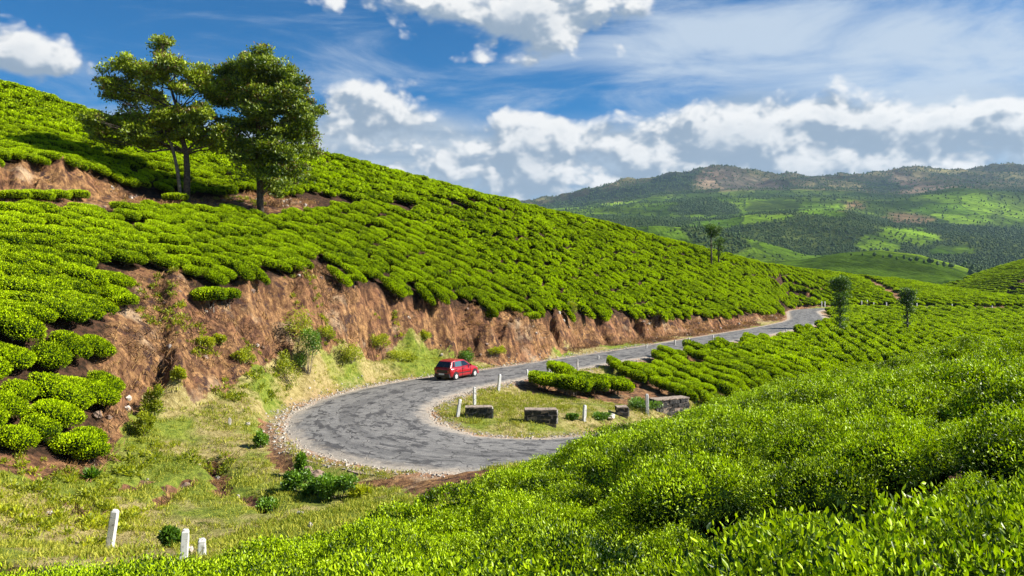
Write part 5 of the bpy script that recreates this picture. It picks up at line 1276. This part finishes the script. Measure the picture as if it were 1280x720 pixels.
# ------------------------------------------------------------------ far country
CUR = [(200, [(0, None)], -62), (300, [(0, None)], -64), (480, [(0, None)], -60)]
FARC = {620: [(300, 352), (900, 352), (1060, 349), (1180, 350), (1280, 356), (1700, 362)],
        820: [(300, 345), (900, 332), (950, 329), (1000, 327), (1050, 318), (1100, 314), (1150, 319), (1200, 333), (1240, 346), (1290, 352), (1700, 356)],
        960: [(300, 345), (900, 340), (1100, 336), (1200, 341), (1700, 345)],
        1180: [(300, 300), (750, 287), (820, 281), (880, 283), (930, 295), (980, 308), (1010, 319), (1060, 330), (1180, 334), (1280, 336), (1700, 336)],
        1330: [(300, 305), (850, 296), (900, 305), (1000, 318), (1100, 317), (1200, 326), (1280, 331), (1700, 333)],
        1750: [(300, 290), (760, 273), (850, 276), (900, 273), (950, 264), (1000, 262), (1060, 263), (1100, 276), (1150, 286), (1200, 292), (1280, 302), (1700, 310)],
        2050: [(300, 285), (760, 272), (850, 272), (1000, 267), (1060, 268), (1150, 281), (1280, 290), (1700, 300)],
        2700: [(300, 275), (700, 263), (760, 256), (850, 250), (900, 249), (1000, 246), (1100, 249), (1150, 242), (1200, 237), (1280, 243), (1700, 250)],
        2850: [(300, 276), (700, 264), (850, 251), (1000, 247), (1100, 250), (1280, 245), (1700, 252)],
        3300: [(300, 270), (720, 258), (850, 241), (1000, 237), (1100, 240), (1200, 233), (1280, 234), (1700, 240)],
        4200: [(300, 280), (600, 264), (680, 251), (720, 244), (760, 233), (820, 223), (870, 214), (900, 211), (925, 213), (950, 217), (1000, 222), (1060, 223), (1100, 218), (1150, 213), (1200, 213), (1240, 209), (1280, 211), (1400, 205), (1700, 230)],
        5200: [(300, 300), (1700, 262)], 9000: [(300, 325), (1700, 320)]}
def far_terrain():
    us = np.concatenate([np.linspace(-900, 560, 60), np.arange(564, 1400, 2.6), np.linspace(1402, 2400, 50)])
    kd = sorted(FARC); ds = np.concatenate([np.linspace(200, 600, 12), np.geomspace(615, 1000, 46), np.geomspace(1006, 4300, 150)[1:], np.geomspace(4350, 9000, 14)])
    U, D = np.meshgrid(us, ds, indexing='ij'); Zc = []
    for k in kd:
        u0, v0 = zip(*FARC[k]); Zc.append((VH - np.interp(us, u0, v0)) * k / FPX)
    Zc = np.stack([np.full(len(us), -62.), np.full(len(us), -60.)] + Zc, 1); kk = np.array([200, 480] + kd, float)
    Z = np.empty_like(U)
    for i in range(len(us)):
        j = np.clip(np.searchsorted(kk, ds, side='right') - 1, 0, len(kk) - 2); t = (ds - kk[j]) / (kk[j + 1] - kk[j]); t = t * t * (3 - 2 * t) * .6 + t * .4
        Z[i] = Zc[i, j] * (1 - t) + Zc[i, j + 1] * t
    X = (U - 640) * D / FPX; Y = D
    amp = np.clip((D - 600) / 3400, 0, 1)
    Z = Z + fbm(X / 260, Y / 260, 5, 101) * (3 + 55 * amp) * np.clip((D - 480) / 200, 0, 1) * np.where(D > 3300, .7, .55)
    rk = np.clip((D - 3350) / 500, 0, 1) * np.clip((4300 - D) / 60, 0, 1)
    Z = Z + rk * (abs(fbm(X / 150, Y / 150, 5, 107)) * -46 + 12)
    return U, D, X, Y, Z
FU, FD, FX, FY, FZ = far_terrain()
pu, pv = proj(FX, FY, FZ)
wu = pu + fbm(FX / 90, FY / 90, 4, 111) * 26; wv = pv + fbm(FX / 90, FY / 90, 4, 115) * 8
def smooth_cols():
    C = np.zeros(FX.shape + (3,)); forest = np.zeros(FX.shape)
    G1 = np.array([.085, .155, .014]); G2 = np.array([.115, .21, .018]); GD = np.array([.055, .095, .018]); FR = np.array([.048, .072, .022]); BR = np.array([.15, .11, .07]); RK = np.array([.16, .125, .105]); MT = np.array([.095, .088, .05])
    C[:] = G1
    def paint(m, c, f=0.0): C[m] = c; forest[m] = f
    paint(FD > 1330, FR, .85)
    paint((FD > 2050), GD, .08)
    P_ = lambda pts: in_poly(wu, wv, pts)
    paint((FD > 2000) & P_([(690, 262), (760, 252), (900, 245), (1000, 250), (1010, 262), (900, 272), (700, 285)]), G1, .1)
    paint((FD > 1900) & P_([(845, 250), (880, 248), (925, 262), (915, 272), (845, 272)]), FR, .8)
    paint((FD > 1900) & P_([(930, 252), (1000, 250), (1000, 262), (935, 266)]), GD * .8, 0)
    paint((FD > 1330) & P_([(848, 282), (870, 272), (985, 267), (992, 271), (930, 281), (850, 286)]), G2, .05)
    paint((FD > 1330) & P_([(998, 263), (1010, 256), (1045, 254), (1068, 262), (1050, 270), (1005, 268)]), G2 * 1.15, 0.05)
    paint((FD > 1330) & P_([(1048, 254), (1082, 254), (1086, 263), (1052, 264)]), BR, .1)
    paint((FD > 1330) & P_([(1113, 268), (1150, 267), (1164, 277), (1150, 284), (1115, 281)]), BR, .1)
    paint((FD > 1330) & P_([(1082, 296), (1110, 283), (1150, 286), (1168, 292), (1160, 308), (1085, 316), (1060, 308)]), G2, .12)
    paint((FD > 1330) & P_([(1135, 260), (1180, 256), (1240, 254), (1262, 258), (1240, 276), (1200, 284), (1165, 276)]), G2, .05)
    paint((FD > 2000) & P_([(1150, 244), (1200, 238), (1245, 246), (1235, 256), (1170, 256)]), G1 * 1.2, .05)
    paint((FD > 1330) & P_([(1255, 262), (1400, 255), (1400, 275), (1265, 275)]), G1, .1)
    paint((FD > 1000) & (FD < 1331), G1, .04); paint((FD > 1000) & (FD < 1500) & (wu > 1130), FR, .8)
    paint((FD > 1000) & (FD < 1335) & P_([(855, 280), (880, 278), (930, 296), (928, 308), (905, 318), (860, 300)]), FR, .6)
    paint((FD > 1000) & P_([(1160, 310), (1200, 306), (1222, 316), (1180, 318)]), G1, 0)
    paint(FD <= 1000, np.array([.095, .165, .015]), 0); paint((FD <= 1000) & (wu > 1210), FR, .7)
    m = FD > 3150; paint(m, MT, .22)
    paint(m & P_([(600, 270), (680, 253), (830, 221), (870, 214), (885, 232), (860, 243), (720, 262)]), np.array([.022, .036, .018]), .55)
    paint(m & P_([(868, 225), (885, 212), (955, 219), (985, 238), (930, 243), (905, 238)]), RK, .1)
    paint(m & P_([(985, 224), (1070, 224), (1110, 240), (1000, 240)]), MT * 1.3, .3)
    paint(m & P_([(1105, 230), (1120, 216), (1160, 222), (1185, 235), (1150, 246), (1115, 240)]), RK * .95, .1)
    paint(m & P_([(1060, 228), (1110, 221), (1135, 232), (1110, 245)]), np.array([.022, .034, .02]), .5)
    for q in range(2):
        Pd = np.pad(C, ((1, 1), (1, 1), (0, 0)), mode='edge'); C = .4 * C + .15 * (Pd[:-2, 1:-1] + Pd[2:, 1:-1] + Pd[1:-1, :-2] + Pd[1:-1, 2:])
    tint = fbm(FX / 190, FY / 190, 4, 131)[..., None]; C = C * (1 + .9 * tint) + np.maximum(tint, 0) * np.array([.03, .03, .0])
    return np.clip(C, .008, .6), forest
FCOL, FFOR = smooth_cols()
def mat_far():
    m, T, bs, out = new_mat('far_country')
    at = T.node('ShaderNodeAttribute'); at.attribute_name = 'cover'; geo = T.node('ShaderNodeNewGeometry'); Pn = geo.outputs['Position']
    n1 = T.noise(Pn, .012, 6, .65); n2 = T.noise(Pn, .06, 5, .7)
    col = T.mix(1.0, at.outputs['Color'], T.mix(T.ramp(n1, .3, .7), (0.62, 0.62, 0.62), (1.35, 1.32, 1.25)), 'MULTIPLY')
    col = T.mix(T.m('MULTIPLY', T.ramp(n2, .5, .60), .7), col, T.mix(1.0, col, (0.35, 0.42, 0.45), 'MULTIPLY'))
    wv = T.node('ShaderNodeTexWave'); wv.inputs['Scale'].default_value = .055; wv.inputs['Distortion'].default_value = 9; wv.inputs['Detail'].default_value = 3; wv.inputs['Detail Scale'].default_value = .25; T.l.new(Pn, wv.inputs[0])
    col = T.mix(T.m('MULTIPLY', T.ramp(wv.outputs['Fac'], .35, .05), .45), col, T.mix(1.0, col, (0.4, 0.45, 0.4), 'MULTIPLY'))
    # plots of different growth, with dark tree lines between them
    wp = T.node('ShaderNodeVectorMath', operation='MULTIPLY_ADD'); T.l.new(T.noise(Pn, .006, 3, .5, 0, 1), wp.inputs[0]); wp.inputs[1].default_value = (90, 90, 0); T.l.new(Pn, wp.inputs[2])
    fl = T.node('ShaderNodeVectorMath', operation='MULTIPLY'); T.l.new(wp.outputs[0], fl.inputs[0]); fl.inputs[1].default_value = (1, .55, 0)
    v1 = T.node('ShaderNodeTexVoronoi'); v1.inputs['Scale'].default_value = .0085; T.l.new(fl.outputs[0], v1.inputs['Vector'])
    v2 = T.node('ShaderNodeTexVoronoi'); v2.feature = 'DISTANCE_TO_EDGE'; v2.inputs['Scale'].default_value = .0085; T.l.new(fl.outputs[0], v2.inputs['Vector'])
    sp = T.node('ShaderNodeSeparateColor'); T.l.new(v1.outputs['Color'], sp.inputs[0])
    col = T.mix(1.0, col, T.mix(sp.outputs[0], (0.55, 0.60, 0.55), (1.5, 1.35, 1.1)), 'MULTIPLY')
    col = T.mix(T.m('MULTIPLY', T.ramp(v2.outputs['Distance'], .035, .012), .6), col, (0.02, 0.035, 0.012))
    T.l.new(col, bs.inputs[0]); bs.inputs['Roughness'].default_value = 1; bs.inputs['Specular IOR Level'].default_value = 0
    bn = T.node('ShaderNodeBump'); bn.inputs['Strength'].default_value = 1; bn.inputs['Distance'].default_value = 14; T.l.new(T.m('ADD', n1, T.m('MULTIPLY', n2, .3)), bn.inputs['Height']); T.l.new(bn.outputs[0], bs.inputs['Normal'])
    return m
M['far'] = mat_far()
ii = np.arange(FX.size).reshape(FX.shape)
farme = mesh_np('hills', np.stack([FX, FY, FZ], -1).reshape(-1, 3), np.stack([ii[:-1, :-1], ii[1:, :-1], ii[1:, 1:], ii[:-1, 1:]], -1).reshape(-1, 4), mats=[M['far']], smooth=True, cols=dict(cover=FCOL.reshape(-1, 3)))
tag(link('hills', farme), kind='structure')
def far_tree_mesh(seed, tall):
    rr = random.Random(seed); vs = []; fs = []; ns = 7; prof = [(.0, 1.0), (.55, .86), (.95, .62), (.9, .40), (.5, .24)]
    for r, z in prof:
        for i in range(ns):
            t = 2 * PI * i / ns; k = rr.uniform(.7, 1.25); vs.append((math.cos(t) * r * k, math.sin(t) * r * k, z * tall * rr.uniform(.93, 1.07)))
    for j in range(4):
        for i in range(ns): fs.append((j * ns + i, j * ns + (i + 1) % ns, (j + 1) * ns + (i + 1) % ns, (j + 1) * ns + i))
    mb = MB(); mb.add(vs, fs, 0); mb.tube([(0, 0, -.2), (0, 0, tall * .5)], [.10, .06], 5, 1)
    me = mb.mesh('tree', [M['farwood'], M['bark']]); at = me.attributes.new('tone', 'FLOAT', 'POINT'); at.data.foreach_set('value', [rr.uniform(.1, .9) for _ in me.vertices]); return me
FT = [far_tree_mesh(1, 2.2), far_tree_mesh(2, 3.0), far_tree_mesh(3, 1.7)]
def far_z(u, d):
    us = FU[:, 0]; ds = FD[0]; i = np.clip(np.searchsorted(us, u) - 1, 0, len(us) - 2); j = np.clip(np.searchsorted(ds, d) - 1, 0, len(ds) - 2)
    a = (u - us[i]) / (us[i + 1] - us[i]); b = (d - ds[j]) / (ds[j + 1] - ds[j])
    f = lambda G: (G[i, j] * (1 - a) + G[i + 1, j] * a) * (1 - b) + (G[i, j + 1] * (1 - a) + G[i + 1, j + 1] * a) * b
    return f(FZ), f(FFOR)
DT = [(1093, 322, 7), (1104, 324, 5), (1113, 323, 6), (1121, 326, 5), (1130, 325, 7), (1138, 328, 6), (1146, 328, 8), (1155, 330, 6), (1163, 331, 9), (1172, 333, 7), (1180, 335, 9), (1189, 336, 8), (1064, 320, 4), (1078, 321, 5)]
fsrc = []
for i, (u, v, hp) in enumerate(DT):
    dd = np.linspace(560, 830, 60); zz = far_z(np.full(60, float(u)), dd)[0]; vv = VH - zz / dd * FPX; k = int(np.argmin(np.abs(vv - v))); d = dd[k]
    h = hp * d / FPX; me = FT[i % 3]; tall = [2.2, 3.0, 1.7][i % 3]; s = h / tall
    o = link('far_tree', me, None, ((u - 640) * d / FPX, d, zz[k]), (0, 0, i), (s * .8, s * .8, s))
    tag(o, 'tiny dark tree in the scattered line along the low green dome in the valley', 'tree', 'scattered trees on the valley dome'); fsrc.append(o)
rng = np.random.default_rng(77); n = 170000
u = rng.uniform(640, 1330, n); d = np.exp(rng.uniform(math.log(650), math.log(4280), n)); z, f = far_z(u, d); keep = rng.random(n) < f * np.clip(d / 2600, .5, 1.0)
# a thin fringe of trees stands along the skyline
u2 = rng.uniform(660, 1330, 900); d2 = np.full(900, 4195.0) + rng.uniform(-20, 20, 900); z2, _ = far_z(u2, d2); k2 = vnoise(u2 / 18, u2 * 0, 91) > -.12
u = np.concatenate([u[keep], u2[k2]]); d = np.concatenate([d[keep], d2[k2]]); z = np.concatenate([z[keep], z2[k2]])
m_ = len(u); sz = rng.uniform(1.3, 2.7, m_) * np.clip(d / 2200, .75, 1.35)
print('far trees', m_)
gn_scatter('far_forest', np.stack([(u - 640) * d / FPX, d, z - .5], -1), np.stack([np.zeros(m_), np.zeros(m_), rng.uniform(0, 6.28, m_)], -1), np.stack([sz, sz, sz * rng.uniform(.8, 1.3, m_)], -1), rng.integers(0, 3, m_), fsrc[:3], label='dark woods and scattered trees over the distant hills', cat='forest')

# ------------------------------------------------------------------ air
def make_haze():
    mb = MB(); mb.box((1500, 4600, 270), (11000, 9600, 700)); m = bpy.data.materials.new('haze'); m.use_nodes = True; T = NT(m.node_tree); T.n.clear()
    out = T.node('ShaderNodeOutputMaterial'); pv = T.node('ShaderNodeVolumePrincipled'); pv.inputs['Color'].default_value = (.50, .74, 1.0, 1); pv.inputs['Density'].default_value = HAZE; pv.inputs['Anisotropy'].default_value = .2
    T.l.new(pv.outputs[0], out.inputs['Volume']); o = mb.build('haze', m); tag(o, 'thin blue haze filling the air over the valley', 'haze', kind='stuff')
HAZE = 0.00004
make_haze()
